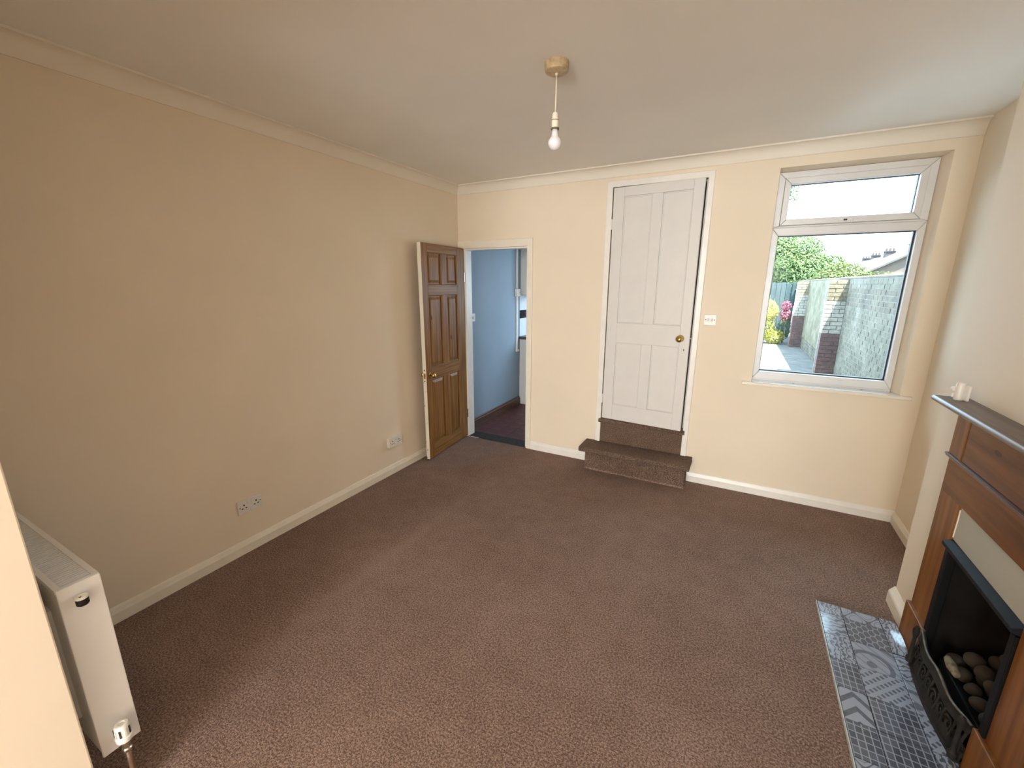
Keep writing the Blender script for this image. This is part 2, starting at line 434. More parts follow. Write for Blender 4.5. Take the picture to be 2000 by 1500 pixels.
# cornice
prof = [(0.0, 2.418), (0.007, 2.418), (0.009, 2.424)]
for k in range(9):
    a = PI / 2 * k / 8
    prof.append((0.009 + 0.046 * (1 - math.cos(a)), 2.424 + 0.066 * math.sin(a)))
prof += [(0.060, 2.490), (0.062, 2.4995), (0.0, 2.4995)]
o = MB().loft([[(h, YD, z) for h, z in prof], [(h, -h, z) for h, z in prof]]).build('trim_1', M['cornice'], smooth='auto')
tag(o, 'coved ivory cornice along the long cream wall', 'cornice', kind='structure')
o = MB().loft([[(h, -h, z) for h, z in prof], [(W, -h, z) for h, z in prof]]).build('trim_2', M['cornice'], smooth='auto')
tag(o, 'coved ivory cornice above the doors and window', 'cornice', kind='structure')

# baseboards
def bb(name, a, b, nrm, label, h=0.082, t=0.018, mat='trim_cream'):
    a, b, nrm = Vector(a), Vector(b), Vector(nrm)
    pr = [(0.0005, 0.0), (t, 0.0), (t, h * 0.62), (t - 0.003, h * 0.72), (0.009, h * 0.93), (0.005, h), (0.0005, h)]
    r = lambda p: [p + nrm * q + Vector((0, 0, z)) for q, z in pr]
    o = MB().loft([r(a), r(b)]).build(name, M[mat])
    return tag(o, label, 'baseboard', kind='structure')
bb('baseboard_left', (0, YD, 0), (0, -0.002, 0), (1, 0, 0), 'ivory baseboard under the two wall sockets')
bb('baseboard_back', (0.812, 0, 0), (1.4285, 0, 0), (0, -1, 0), 'short white baseboard between pine door and carpeted steps', mat='trim')
bb('baseboard_window', (2.2605, 0, 0), (W, 0, 0), (0, -1, 0), 'white baseboard running beneath the garden window', mat='trim')
bb('baseboard_alcove', (W, YB0, 0), (W, -0.019, 0), (-1, 0, 0), 'short ivory baseboard inside the alcove')
bb('baseboard_breast', (XB, -1.222, 0), (XB, YB0 + 0.004, 0), (-1, 0, 0), 'stub of ivory baseboard between alcove and tiled hearth', h=0.092, t=0.026)

# door architraves and jamb linings
def arch(name, xl, xr, wl, wr, zt, wt, z0, mat, label, t=0.018):
    pts = [(xl - wl, -0.0005, z0), (xl - wl, -0.0005, zt + wt), (xr + wr, -0.0005, zt + wt), (xr + wr, -0.0005, z0),
           (xr, -0.0005, z0), (xr, -0.0005, zt), (xl, -0.0005, zt), (xl, -0.0005, z0)]
    o = MB().prism(pts, (0, -t, 0)).build(name, M[mat], bevel=0.004)
    return tag(o, label, 'door frame', kind='structure')
arch('trim_3', 0.062, 0.762, 0.0605, 0.048, 1.93, 0.07, 0.0, 'trim_cream', 'ivory architrave around the open kitchen doorway')
arch('trim_4', 1.510, 2.198, 0.046, 0.042, 2.343, 0.046, 0.214, 'trim', 'white architrave around the raised white door')
def lining(name, xl, xr, zt, z0, y0, y1, mat, label, t=0.014):
    pts = [(xl + 0.0005, y0, z0), (xl + 0.0005, y0, zt - 0.0005), (xr - 0.0005, y0, zt - 0.0005), (xr - 0.0005, y0, z0),
           (xr - t, y0, z0), (xr - t, y0, zt - t), (xl + t, y0, zt - t), (xl + t, y0, z0)]
    return tag(MB().prism(pts, (0, y1 - y0, 0)).build(name, M[mat]), label, 'door frame', kind='structure')
lining('trim_5', 0.062, 0.762, 1.93, 0.0, 0.002, 0.105, 'trim', 'white jamb lining inside the kitchen doorway')
lining('trim_6', 1.510, 2.198, 2.344, 0.43, 0.045, 0.10, 'trim', 'white door stop inside the raised door frame', t=0.012)
box('threshold', M['threshold'], 0.064, 0.760, -0.004, 0.15, -0.05, 0.006).name = 'trim_7'
tag(bpy.data.objects['trim_7'], 'worn dark threshold board under the kitchen doorway', 'threshold', kind='structure')
o = MB().box(0.066, 0.20, -0.014, -0.004, 0.0005, 0.006).build('trim_8', M['grey_metal']); tag(o, 'thin pale carpet grip strip at the kitchen threshold', 'strip', kind='structure')

# dark stairwell behind the white door
def st(name, mat, label, cat, *b):
    return tag(box(name, M[mat], *b), label, cat, kind='structure')
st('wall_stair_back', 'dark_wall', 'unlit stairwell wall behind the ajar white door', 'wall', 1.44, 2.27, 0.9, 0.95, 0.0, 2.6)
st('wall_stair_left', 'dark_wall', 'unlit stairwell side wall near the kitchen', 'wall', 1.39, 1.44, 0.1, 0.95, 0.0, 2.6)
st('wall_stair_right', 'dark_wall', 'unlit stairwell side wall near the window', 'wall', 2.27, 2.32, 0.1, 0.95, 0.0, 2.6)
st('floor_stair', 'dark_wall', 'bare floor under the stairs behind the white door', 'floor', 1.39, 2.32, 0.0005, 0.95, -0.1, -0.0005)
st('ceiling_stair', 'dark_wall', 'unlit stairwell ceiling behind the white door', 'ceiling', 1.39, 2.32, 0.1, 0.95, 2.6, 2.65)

# ------------------------------------------------------------------ carpeted steps
def nosed(x0, x1, yb, yf, zt, th, grow=0.0):
    """tread cross-section in y-z with a rounded nose, swept along x"""
    pr = [(yb, zt - th), (yb, zt)]
    r = th / 2
    for k in range(9):
        a = PI / 2 - PI * k / 8
        pr.append((yf + r - r * math.cos(a), zt - r + r * math.sin(a)))
    return pr
st_root = empty('carpeted_steps', (1.845, -0.1, 0))
def put(o): o.matrix_parent_inverse = Matrix.Translation(-Vector(st_root.location)); return o
pr = nosed(0, 0, -0.001, -0.235, 0.213, 0.045)
rings = []
for x, s in ((1.392, 0.80), (1.386, 0.95), (1.392, 1.0), (2.284, 1.0), (2.290, 0.95), (2.284, 0.80)):
    cy, cz = -0.11, 0.190
    rings.append([(x, cy + (y - cy) * (1 if y > -0.01 else s ** 0.3), cz + (z - cz) * s) for y, z in pr])
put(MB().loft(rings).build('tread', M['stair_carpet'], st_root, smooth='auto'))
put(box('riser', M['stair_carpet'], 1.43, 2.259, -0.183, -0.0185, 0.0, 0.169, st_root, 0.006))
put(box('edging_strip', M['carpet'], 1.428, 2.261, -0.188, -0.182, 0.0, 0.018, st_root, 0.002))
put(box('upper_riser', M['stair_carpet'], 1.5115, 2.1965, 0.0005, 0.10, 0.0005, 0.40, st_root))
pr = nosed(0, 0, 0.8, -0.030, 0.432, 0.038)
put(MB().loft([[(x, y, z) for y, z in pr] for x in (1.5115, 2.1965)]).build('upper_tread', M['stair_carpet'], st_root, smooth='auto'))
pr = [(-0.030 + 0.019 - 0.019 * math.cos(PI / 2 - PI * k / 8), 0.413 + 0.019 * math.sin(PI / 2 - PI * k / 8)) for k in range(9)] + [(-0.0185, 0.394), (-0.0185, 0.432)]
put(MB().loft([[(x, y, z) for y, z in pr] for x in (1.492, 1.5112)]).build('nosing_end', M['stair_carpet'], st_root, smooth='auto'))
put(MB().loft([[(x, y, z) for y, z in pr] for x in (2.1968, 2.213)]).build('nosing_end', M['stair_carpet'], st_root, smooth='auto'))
tag(st_root, 'two brown carpeted steps up to the white door', 'steps')

# ------------------------------------------------------------------ panelled doors
def raised_panel(u0, u1, z0, z1, yface, sgn, depth, margin, rise):
    """panel sunk by depth with a raised field; sgn = direction of the visible face along local y"""
    mb = MB()
    yb = yface - sgn * depth; yr = yface - sgn * (depth - rise); back = yface - sgn * 0.030
    o_ = [(u0, z0), (u1, z0), (u1, z1), (u0, z1)]
    i1 = [(u0 + margin * .45, z0 + margin * .45), (u1 - margin * .45, z0 + margin * .45), (u1 - margin * .45, z1 - margin * .45), (u0 + margin * .45, z1 - margin * .45)]
    i2 = [(u0 + margin, z0 + margin), (u1 - margin, z0 + margin), (u1 - margin, z1 - margin), (u0 + margin, z1 - margin)]
    rings = [[(u, back, z) for u, z in o_], [(u, yb, z) for u, z in o_], [(u, yb, z) for u, z in i1], [(u, yr, z) for u, z in i2]]
    return mb.loft(rings)

def knob(parent, u, z, y, sgn, r=0.025, stand=0.05):
    rose = MB().lathe([(0.0, 0), (r * 1.0, 0), (r * 1.0, sgn * 0.004), (r * 0.75, sgn * 0.009), (0.0, sgn * 0.009)], (u, y, z), 'Y', 24).build('knob_rose', M['brass'], parent, smooth='auto')
    pf = [(0.0, 0.004), (0.009, 0.004), (0.008, stand * 0.45), (0.011, stand * 0.52)]
    for k in range(1, 9):
        a = -PI / 2 + PI * (0.14 + 0.86 * k / 8)
        pf.append((r * math.cos(a), stand * 0.52 + r * 0.72 * (1 + math.sin(a)) - 0.004))
    MB().lathe([(q, sgn * h) for q, h in pf], (u, y, z), 'Y', 24).build('knob', M['brass'], parent, smooth=True)

# pine six-panel door, opened back against the long wall
d1 = empty('door_1', (0.0625, -0.004, 0.010), math.radians(-85.6))
LW, LH, LT = 0.708, 1.925, 0.036
cols = [(0.135, 0.320), (0.405, 0.622)]
rows = [(0.125, 0.745), (0.850, 1.490), (1.580, 1.850)]
def lbox(name, m, u0, u1, z0, z1, y0=-LT, y1=0.0, parent=d1, bev=0.003):
    return MB().box(u0, u1, y0, y1, z0, z1).build(name, M[m], parent, bevel=bev)
lbox('stile', 'pine_v', 0.0, cols[0][0], 0, LH); lbox('stile', 'pine_v', cols[1][1], LW - 0.002, 0, LH)
zz = [(0.0, rows[0][0]), (rows[0][1], rows[1][0]), (rows[1][1], rows[2][0]), (rows[2][1], LH)]
for a, b in zz: lbox('rail', 'pine_h', cols[0][0], cols[1][1], a, b)
for a, b in rows: lbox('muntin', 'pine_v', cols[0][1], cols[1][0], a, b)
for c0, c1 in cols:
    for a, b in rows:
        raised_panel(c0, c1, a, b, -0.001, 1, 0.014, 0.040, 0.009).build('panel', M['pine_v'], d1)
        for (q0, q1, p0, p1) in ((c0, c1, a, a + 0.008), (c0, c1, b - 0.008, b), (c0, c0 + 0.008, a + 0.008, b - 0.008), (c1 - 0.008, c1, a + 0.008, b - 0.008)):
            MB().box(q0 + .0005, q1 - .0005, -0.013, -0.004, p0 + .0005, p1 - .0005).build('bead', M['pine_v'], d1, bevel=0.003)
lbox('painted_edge', 'chipped', LW - 0.002, LW, 0, LH, bev=0.001)['label'] = 'chipped white painted edge'
knob(d1, 0.652, 0.790, 0.0, 1, 0.026, 0.058); knob(d1, 0.652, 0.790, -LT, -1, 0.024, 0.042)
lbox('latch_plate', 'brass', LW, LW + 0.0015, 0.765, 0.815, -0.028, -0.008, bev=0)
lbox('latch_bolt', 'brass', LW + 0.0015, LW + 0.009, 0.782, 0.798, -0.024, -0.012, bev=0.002)
for z in (0.742, 0.842): MB().lathe([(0, 0), (0.006, 0), (0.006, 0.001), (0, 0.001)], (LW, -0.018, z), 'X', 12).build('screw_hole', M['slot'], d1)
for z in (0.25, 1.65): MB().lathe([(0, -0.045), (0.006, -0.045), (0.006, 0.045), (0, 0.045)], (-0.003, 0.003, z), 'Z', 10).build('hinge', M['chrome'], d1, smooth='auto')
tag(d1, 'open stripped pine door with six panels and brass knobs', 'door', kind='structure')

# white four-panel door, slightly ajar above the steps
d2 = empty('door_2', (1.5165, -0.008, 0.437), math.radians(-4.6))
DW, DH, DT = 0.668, 1.902, 0.034
cols = [(0.088, 0.306), (0.386, 0.597)]
rows = [(0.138, 0.682), (0.848, 1.832)]
def wbox(name, u0, u1, z0, z1, m='door_white', y0=0.0, y1=DT, bev=0.002):
    return MB().box(u0, u1, y0, y1, z0, z1).build(name, M[m], d2, bevel=bev)
wbox('stile', 0, cols[0][0], 0, DH); wbox('stile', cols[1][1], DW, 0, DH)
for a, b in ((0, rows[0][0]), (rows[0][1], rows[1][0]), (rows[1][1], DH)): wbox('rail', cols[0][0], cols[1][1], a, b)
for a, b in rows: wbox('muntin', cols[0][1], cols[1][0], a, b)
for c0, c1 in cols:
    for a, b in rows:
        wbox('panel', c0, c1, a, b, y0=0.009, y1=0.024, bev=0)
        for (q0, q1, p0, p1) in ((c0, c1, a, a + 0.010), (c0, c1, b - 0.010, b), (c0, c0 + 0.010, a + 0.010, b - 0.010), (c1 - 0.010, c1, a + 0.010, b - 0.010)):
            MB().box(q0 + .0005, q1 - .0005, 0.003, 0.0088, p0 + .0005, p1 - .0005).build('bead', M['door_white'], d2, bevel=0.0025)
knob(d2, 0.602, 0.752, 0.0, -1, 0.028, 0.055)
MB().lathe([(0, 0), (0.005, 0), (0.005, -0.001), (0, -0.001)], (0.634, 0, 0.664), 'Y', 12).build('keyhole', M['slot'], d2)
MB().lathe([(0, 0), (0.0085, 0), (0.0085, 0.010), (0.004, 0.014), (0, 0.014)], (DW, 0.012, 0.755), 'X', 14).build('ball_catch', M['chrome'], d2, smooth='auto')
for z in (0.18, 1.63): MB().lathe([(0, -0.04), (0.006, -0.04), (0.006, 0.04), (0, 0.04)], (-0.004, -0.003, z), 'Z', 10).build('hinge', M['door_white'], d2, smooth='auto')
tag(d2, 'white four-panel door with brass knob, ajar above the steps', 'door', kind='structure')

# ------------------------------------------------------------------ garden window
w1 = empty('window_1', (3.047, 0.0, 0.0))
def wput(o): o.parent = w1; o.matrix_parent_inverse = Matrix.Translation(-Vector(w1.location)); return o
def mitred(x0, x1, z0, z1, wl, wr, wb_, wt, y0, y1, name, mat='upvc', bev=0.004, gap=0.0006):
    q = [(x0, z0), (x1, z0), (x1, z1), (x0, z1)]
    p = [(x0 + wl, z0 + wb_), (x1 - wr, z0 + wb_), (x1 - wr, z1 - wt), (x0 + wl, z1 - wt)]
    for k in range(4):
        j = (k + 1) % 4
        poly = [q[k], q[j], p[j], p[k]]
        dx, dz = q[j][0] - q[k][0], q[j][1] - q[k][1]; L = math.hypot(dx, dz); dx, dz = dx / L * gap, dz / L * gap
        poly = [(poly[0][0] + dx, poly[0][1] + dz), (poly[1][0] - dx, poly[1][1] - dz), (poly[2][0] - dx, poly[2][1] - dz), (poly[3][0] + dx, poly[3][1] + dz)]
        wput(MB().prism([(x, y0, z) for x, z in poly], (0, y1 - y0, 0)).build(name, M[mat], None, bevel=bev))
FX0, FX1, FZ0, FZ1, FYa, FYb = 2.6365, 3.4565, 0.905, 2.343, 0.078, 0.145
ZT = 1.985
mitred(FX0, FX1, FZ0, ZT, 0.042, 0.036, 0.058, 0.053, FYa, FYb, 'lower_frame')
mitred(FX0, FX1, ZT, FZ1, 0.040, 0.040, 0.012, 0.040, FYa, FYb, 'upper_frame')
mitred(FX0 + 0.041, FX1 - 0.041, ZT + 0.013, FZ1 - 0.041, 0.036, 0.036, 0.040, 0.040, FYa - 0.012, FYb - 0.010, 'sash_rail')
mitred(2.6775, 3.4215, 0.962, 1.933, 0.005, 0.010, 0.009, 0.006, FYb - 0.03, FYb - 0.004, 'gasket', 'dark', 0.0)
mitred(2.7125, 3.3805, 2.037, 2.263, 0.004, 0.004, 0.004, 0.004, FYb - 0.04, FYb - 0.014, 'gasket', 'dark', 0.0)
wput(box('pane', M['glass'], 2.68, 3.4190, FYb - 0.022, FYb - 0.016, 0.964, 1.931))
wput(box('pane', M['glass'], 2.715, 3.3780, FYb - 0.032, FYb - 0.026, 2.039, 2.261))
wput(box('handle_plate', M['upvc'], 3.005, 3.085, FYa - 0.018, FYa - 0.012, 2.006, 2.024, bevel=0.002))
wput(box('handle_socket', M['slot'], 3.033, 3.052, FYa - 0.021, FYa - 0.018, 2.010, 2.020))
wput(MB().prism([(2.6352, 0.0, 2.3575), (2.6352, 0.10, 2.3435), (2.6352, 0.10, 2.3575)], (0.84, 0, 0)).build('head_plaster', M['wall']))
M['sill'] = paint('glossy_sill_paint', (0.74, 0.76, 0.78), 0.10, 0.02, 5, 0.0, spec=1.0)
M['sill'].node_tree.nodes['Principled BSDF'].inputs['Coat Weight'].default_value = 1.0
wput(box('sub_frame', M['upvc'], 2.6365, 3.4565, 0.085, 0.145, 0.8855, 0.9045))
wput(MB().prism([(2.6352, 0.0845, 0.8935), (3.4865 - 0.028, 0.0845, 0.8935), (3.4868, -0.0005, 0.8935), (3.4868, -0.028, 0.8935), (2.6352, -0.028, 0.8935)], (0, 0, 0.0012)).build('sill_board', M['sill']))
wput(box('sill_nose', M['trim_cream'], 2.572, 3.545, -0.030, -0.0008, 0.870, 0.893, bevel=0.004))
for x in (2.905, 3.30): wput(MB().lathe([(0, 0), (0.006, 0), (0.006, 0.0012), (0, 0.0012)], (x, 0.062, 0.8948), 'Z', 12).build('screw_hole', M['slot']))
wput(box('outer_sill', M['upvc'], 2.60, 3.50, 0.146, 0.22, 0.86, 0.90, bevel=0.005))
tag(w1, 'white plastic garden window with a narrow top light', 'window', kind='structure')

# ------------------------------------------------------------------ pendant lamp
pl = empty('pendant_lamp', (1.709, -1.683, H))
def P_(o): return o
MB().lathe([(0, -0.0005), (0.051, -0.0005), (0.051, -0.002), (0.0505, -0.024), (0.048, -0.034), (0.040, -0.038), (0.010, -0.040), (0, -0.040)], (0, 0, 0), 'Z', 36).build('ceiling_rose', M['rose'], pl, smooth='auto')
MB().lathe([(0, -0.040), (0.007, -0.040), (0.005, -0.048), (0, -0.048)], (0, 0, 0), 'Z', 14).build('flex_grip', M['holder'], pl, smooth='auto')
MB().tube([(0, 0, -0.044), (0.0005, 0, -0.09), (-0.001, 0.001, -0.14), (-0.001, 0, -0.188)], 0.0032, 8).build('flex', M['flex'], pl, smooth=True)
MB().lathe([(0, -0.186), (0.009, -0.186), (0.0125, -0.190), (0.0145, -0.212), (0.0145, -0.2145), (0, -0.2145)], (-0.001, 0, 0), 'Z', 20).build('lamp_holder_cap', M['holder'], pl, smooth='auto')
MB().lathe([(0, -0.2145), (0.0152, -0.2145), (0.0152, -0.2175), (0, -0.2175)], (-0.001, 0, 0), 'Z', 20).build('holder_band', M['rubber'], pl, smooth='auto')
MB().lathe([(0, -0.2175), (0.0155, -0.2175), (0.0155, -0.2455), (0, -0.2455)], (-0.001, 0, 0), 'Z', 20).build('lamp_holder_skirt', M['holder'], pl, smooth='auto')
MB().lathe([(0, -0.2455), (0.0172, -0.2455), (0.0172, -0.2525), (0, -0.2525)], (-0.001, 0, 0), 'Z', 20).build('shade_ring', M['rubber'], pl, smooth='auto')
bp = [(0, -0.2525), (0.0125, -0.2525), (0.0135, -0.268)]
for k in range(13):
    a = PI * (0.20 + 0.80 * k / 12)
    bp.append((0.0285 * math.sin(a), -0.3035 + 0.0285 * math.cos(a) - 0.0))
bp[-1] = (0.0, -0.332)
MB().lathe(bp, (-0.001, 0, 0), 'Z', 28).build('bulb', M['bulb'], pl, smooth=True)
tag(pl, 'bare white bulb hanging from a beige ceiling rose', 'pendant lamp')

# ------------------------------------------------------------------ sockets and switches
def socket(loc, label, deep):
    """double wall socket on the long wall: local y along the wall, z up, x out of the wall"""
    r = empty('double_socket', loc)
    x0 = 0.0005
    if deep:
        MB().box(x0, 0.026, -0.0725, 0.0725, -0.0425, 0.0425).build('back_box', M['plastic'], r, bevel=0.003); x0 = 0.026
    MB().box(x0, x0 + 0.009, -0.073, 0.073, -0.043, 0.043).build('face_plate', M['socket_plastic'], r, bevel=0.003)
    xf = x0 + 0.009
    for s in (-1, 1):
        c = s * 0.036
        MB().box(xf, xf + 0.0008, c - 0.004, c + 0.004, 0.006, 0.016).build('earth_slot', M['slot'], r)
        for q in (-0.011, 0.011): MB().box(xf, xf + 0.0008, c + q - 0.005, c + q + 0.005, -0.012, -0.006).build('pin_slot', M['slot'], r)
        MB().box(xf, xf + 0.004, s * 0.010 - 0.006, s * 0.010 + 0.006, 0.010, 0.027).build('switch', M['socket_plastic'], r, bevel=0.001)
        MB().lathe([(0, 0), (0.0035, 0), (0.003, 0.001), (0, 0.001)], (xf, s * 0.0605, 0.0), 'X', 12).build('screw', M['slot'], r)
    return tag(r, label, 'socket')
socket((0, -2.265, 0.293), 'flat white double socket nearer the radiator on the long wall', False)
socket((0, -1.047, 0.288), 'white double socket on a deep box beside the pine door', True)

sw = empty('light_switch', (2.309, -0.0005, 1.337))
MB().box(-0.043, 0.043, -0.009, 0, -0.041, 0.041).build('face_plate', M['plastic'], sw, bevel=0.003)
for s in (-1, 1):
    # one rocker tilted each way
    z0, z1 = -0.012, 0.012
    ya, yb = (-0.0150, -0.0095) if s < 0 else (-0.0095, -0.0150)
    MB().add([(s * 0.013 - 0.008, -0.009, z0), (s * 0.013 + 0.008, -0.009, z0), (s * 0.013 + 0.008, -0.009, z1), (s * 0.013 - 0.008, -0.009, z1),
              (s * 0.013 - 0.008, ya, z0), (s * 0.013 + 0.008, ya, z0), (s * 0.013 + 0.008, yb, z1), (s * 0.013 - 0.008, yb, z1)],
             [(0, 1, 2, 3), (4, 5, 6, 7), (0, 1, 5, 4), (1, 2, 6, 5), (2, 3, 7, 6), (3, 0, 4, 7)]).build('rocker', M['socket_plastic'], sw)
    MB().lathe([(0, 0), (0.0035, 0), (0.003, -0.001), (0, -0.001)], (s * 0.030, -0.009, 0), 'Y', 12).build('screw', M['slot'], sw)
tag(sw, 'square white double light switch right of the white door', 'light switch')

# ------------------------------------------------------------------ radiator
rd = empty('radiator', (0.49, -3.217, 0.15))
RX0, RX1, RY0, RY1, RZ = -0.41, 0.41, -0.0475, 0.0475, 0.607
def rb(name, m, *b, bev=0.003): return MB().box(*b).build(name, M[m], rd, bevel=bev)
rb('front_panel', 'radiator', RX0, RX1 - 0.012, RY1 - 0.016, RY1 - 0.001, 0.012, RZ - 0.014)
rb('back_panel', 'radiator', RX0, RX1 - 0.012, RY0 + 0.001, RY0 + 0.016, 0.012, RZ - 0.014)
rb('end_panel', 'radiator', RX1 - 0.0115, RX1, RY0, RY1, 0.0, RZ)
rb('core', 'radiator_in', RX0 + 0.01, RX1 - 0.02, RY0 + 0.018, RY1 - 0.018, 0.03, RZ - 0.05, bev=0)
gr = slab([RX0, RX1 - 0.019, RX1 - 0.012], [RY0, RY0 + 0.014, RY1 - 0.014, RY1], [(RX0 - 1, RX1 - 0.019, RY0 + 0.014, RY1 - 0.014)], RZ - 0.0125, RZ - 0.001, 'z')
gr.build('top_frame', M['radiator'], rd)
gm = MB(); x = RX0 + 0.004
while x < RX1 - 0.024:
    gm.box(x, x + 0.0060, RY0 + 0.0142, RY1 - 0.0142, RZ - 0.008, RZ - 0.002); x += 0.0128
go = gm.build('top_grille', M['radiator'], rd); go['kind'] = 'stuff'
# bleed plug
MB().lathe([(0, 0), (0.006, 0), (0.006, 0.006), (0, 0.006)], (RX1, -0.006, 0.560), 'X', 16).build('plug_tail', M['chrome'], rd, smooth='auto')
MB().lathe([(0, -0.013), (0.0125, -0.013), (0.0145, -0.010), (0.0145, 0.008), (0, 0.008)], (RX1 + 0.0205, -0.006, 0.560), 'Z', 24).build('vent_body', M['dark'], rd, smooth='auto')
MB().lathe([(0, 0.008), (0.0148, 0.008), (0.0150, 0.014), (0.0125, 0.0155), (0.0105, 0.0155), (0.0098, 0.0125), (0, 0.0125)], (RX1 + 0.0205, -0.006, 0.560), 'Z', 24).build('vent_cap', M['plastic'], rd, smooth='auto')
MB().lathe([(0, 0.0125), (0.003, 0.0125), (0.003, 0.0130), (0, 0.0130)], (RX1 + 0.0215, -0.009, 0.560), 'Z', 12).build('vent_hole', M['slot'], rd)
# lockshield valve
vx, vy = RX1 + 0.045, -0.002
MB().lathe([(0, 0), (0.009, 0), (0.009, 0.036), (0, 0.036)], (RX1, vy, 0.042), 'X', 16).build('valve_tail', M['chrome'], rd, smooth='auto')
MB().lathe([(0, -0.024), (0.012, -0.024), (0.013, -0.014), (0.010, -0.010), (0.012, 0.0), (0.012, 0.022), (0, 0.022)], (vx, vy, 0.036), 'Z', 18).build('valve_body', M['chrome'], rd, smooth='auto')
vc = MB().lathe([(0, 0.0), (0.016, 0.0), (0.0215, 0.006), (0.0225, 0.020), (0.0195, 0.024), (0.0195, 0.058), (0.016, 0.064), (0.010, 0.065), (0.009, 0.061), (0, 0.061)], (vx, vy, 0.052), 'Z', 20).build('valve_cap', M['plastic'], rd, smooth='auto')
for k in range(10):
    a = 2 * PI * k / 10
    c_, s_ = math.cos(a), math.sin(a)
    p = Vector((vx + 0.0197 * c_, vy + 0.0197 * s_, 0.0))
    t = Vector((-s_, c_, 0)) * 0.0022; n = Vector((c_, s_, 0)) * 0.0016
    MB().prism([p - t - n + Vector((0, 0, .080)), p + t - n + Vector((0, 0, .080)), p + t + n + Vector((0, 0, .080)), p - t + n + Vector((0, 0, .080))], (0, 0, 0.026)).build('cap_slot', M['slot'] if k % 2 else M['plastic'], rd)
MB().tube([(vx, vy, 0.014), (vx, vy, -0.05), (vx, vy, -0.1495)], 0.0075, 12).build('pipe', M['copper'], rd, smooth=True)
for x in (-0.30, 0.28): MB().box(x - 0.02, x + 0.02, RY0 - 0.0345, RY0 + 0.001, 0.10, 0.50).build('wall_bracket', M['radiator'], rd)
tag(rd, 'white double panel radiator with a slotted top grille', 'radiator')

# ------------------------------------------------------------------ fireplace
fs = empty('fire_surround', (XB, -1.655, 0.0))
def F(o): o.parent = fs; o.matrix_parent_inverse = Matrix.Translation(-Vector(fs.location)); return o
SX = XB - 0.0005
F(box('leg', M['oak_v'], 3.343, SX, -1.4045, -1.232, 0.185, 0.757, bevel=0.002))
F(box('leg', M['oak_v'], 3.343, SX, -2.078, -1.9155, 0.185, 0.757, bevel=0.002))
F(box('plinth_block', M['oak_v'], 3.326, SX, -1.432, -1.226, 0.0005, 0.187, bevel=0.004))
F(box('plinth_block', M['oak_v'], 3.326, SX, -2.084, -1.878, 0.0005, 0.187, bevel=0.004))
F(box('lower_frieze', M['oak_h'], 3.343, SX, -2.078, -1.232, 0.7575, 0.902, bevel=0.002))
F(box('upper_frieze', M['oak_h'], 3.341, SX, -1.975, -1.335, 0.918, 1.127, bevel=0.002))
F(box('corner_block', M['oak_v'], 3.338, SX, -1.3345, -1.230, 0.918, 1.127, bevel=0.002))
F(box('corner_block', M['oak_v'], 3.338, SX, -2.080, -1.9755, 0.918, 1.127, bevel=0.002))
mp = [(SX, 0.9025), (3.336, 0.9025), (3.331, 0.905), (3.331, 0.9085), (3.334, 0.910), (3.328, 0.9125), (3.328, 0.9165), (3.333, 0.9175), (SX, 0.9175)]
F(MB().loft([[(x, y, z) for x, z in mp] for y in (-2.086, -1.224)]).build('moulding', M['shelf_wood']))
sp = [(SX, 1.1275), (3.262, 1.1275)]
for k in range(7):
    a = -PI / 2 - PI * k / 6
    sp.append((3.263 + 0.0105 * math.cos(a), 1.139 + 0.0110 * math.sin(a)))
sp += [(SX, 1.150)]
F(MB().loft([[(x, y, z) for x, z in sp] for y in (-2.108, -1.202)]).build('mantel_shelf', M['shelf_wood'], smooth='auto'))
F(box('infill_panel', M['infill'], 3.352, SX, FY0 + 0.0005, FY1 - 0.0005, 0.6125, 0.757))
F(MB().prism([(3.3475, FY1 - 0.001, 0.62), (3.3475, FY1 - 0.004, 0.70), (3.3475, FY1 - 0.001, 0.74)], (0.004, 0, 0)).build('filler_flake', M['trim']))
tag(fs, 'stained wooden fire surround with narrow mantel shelf', 'fireplace')

gf = empty('gas_fire', (XB, -1.66, 0.0))
def G(o): o.parent = gf; o.matrix_parent_inverse = Matrix.Translation(-Vector(gf.location)); return o
# trim frame: a tapered flange round the opening
G(MB().prism([(3.322, FY0 + 0.001, 0.585), (3.322, FY0 + 0.001, 0.600), (3.350, FY0 + 0.001, 0.612), (3.366, FY0 + 0.001, 0.612), (3.366, FY0 + 0.001, 0.575)], (0, FY1 - FY0 - 0.002, 0)).build('frame_top', M['iron_edge'], bevel=0.002))
G(box('frame_side', M['iron'], 3.336, 3.366, FY1 - 0.030, FY1 - 0.001, 0.021, 0.575, bevel=0.003))
G(box('frame_side', M['iron'], 3.336, 3.366, FY0 + 0.001, FY0 + 0.030, 0.021, 0.575, bevel=0.003))
G(box('back_wall', M['soot'], 3.575, 3.597, FY0 + 0.012, FY1 - 0.012, 0.0, 0.60))
G(MB().prism([(3.366, FY1 - 0.012, 0), (3.575, FY1 - 0.075, 0), (3.575, FY1 - 0.012, 0)], (0, 0, 0.60)).build('side_cheek', M['soot']))
G(MB().prism([(3.366, FY0 + 0.012, 0), (3.575, FY0 + 0.012, 0), (3.575, FY0 + 0.075, 0)], (0, 0, 0.60)).build('side_cheek', M['soot']))
G(box('top_plate', M['soot'], 3.366, 3.59, FY0 + 0.001, FY1 - 0.001, 0.585, 0.605))
G(box('burner_tray', M['iron'], 3.375, 3.570, FY0 + 0.08, FY1 - 0.08, 0.0005, 0.125, bevel=0.006))
tag(gf, 'black metal gas fire set into the chimney breast', 'fire')

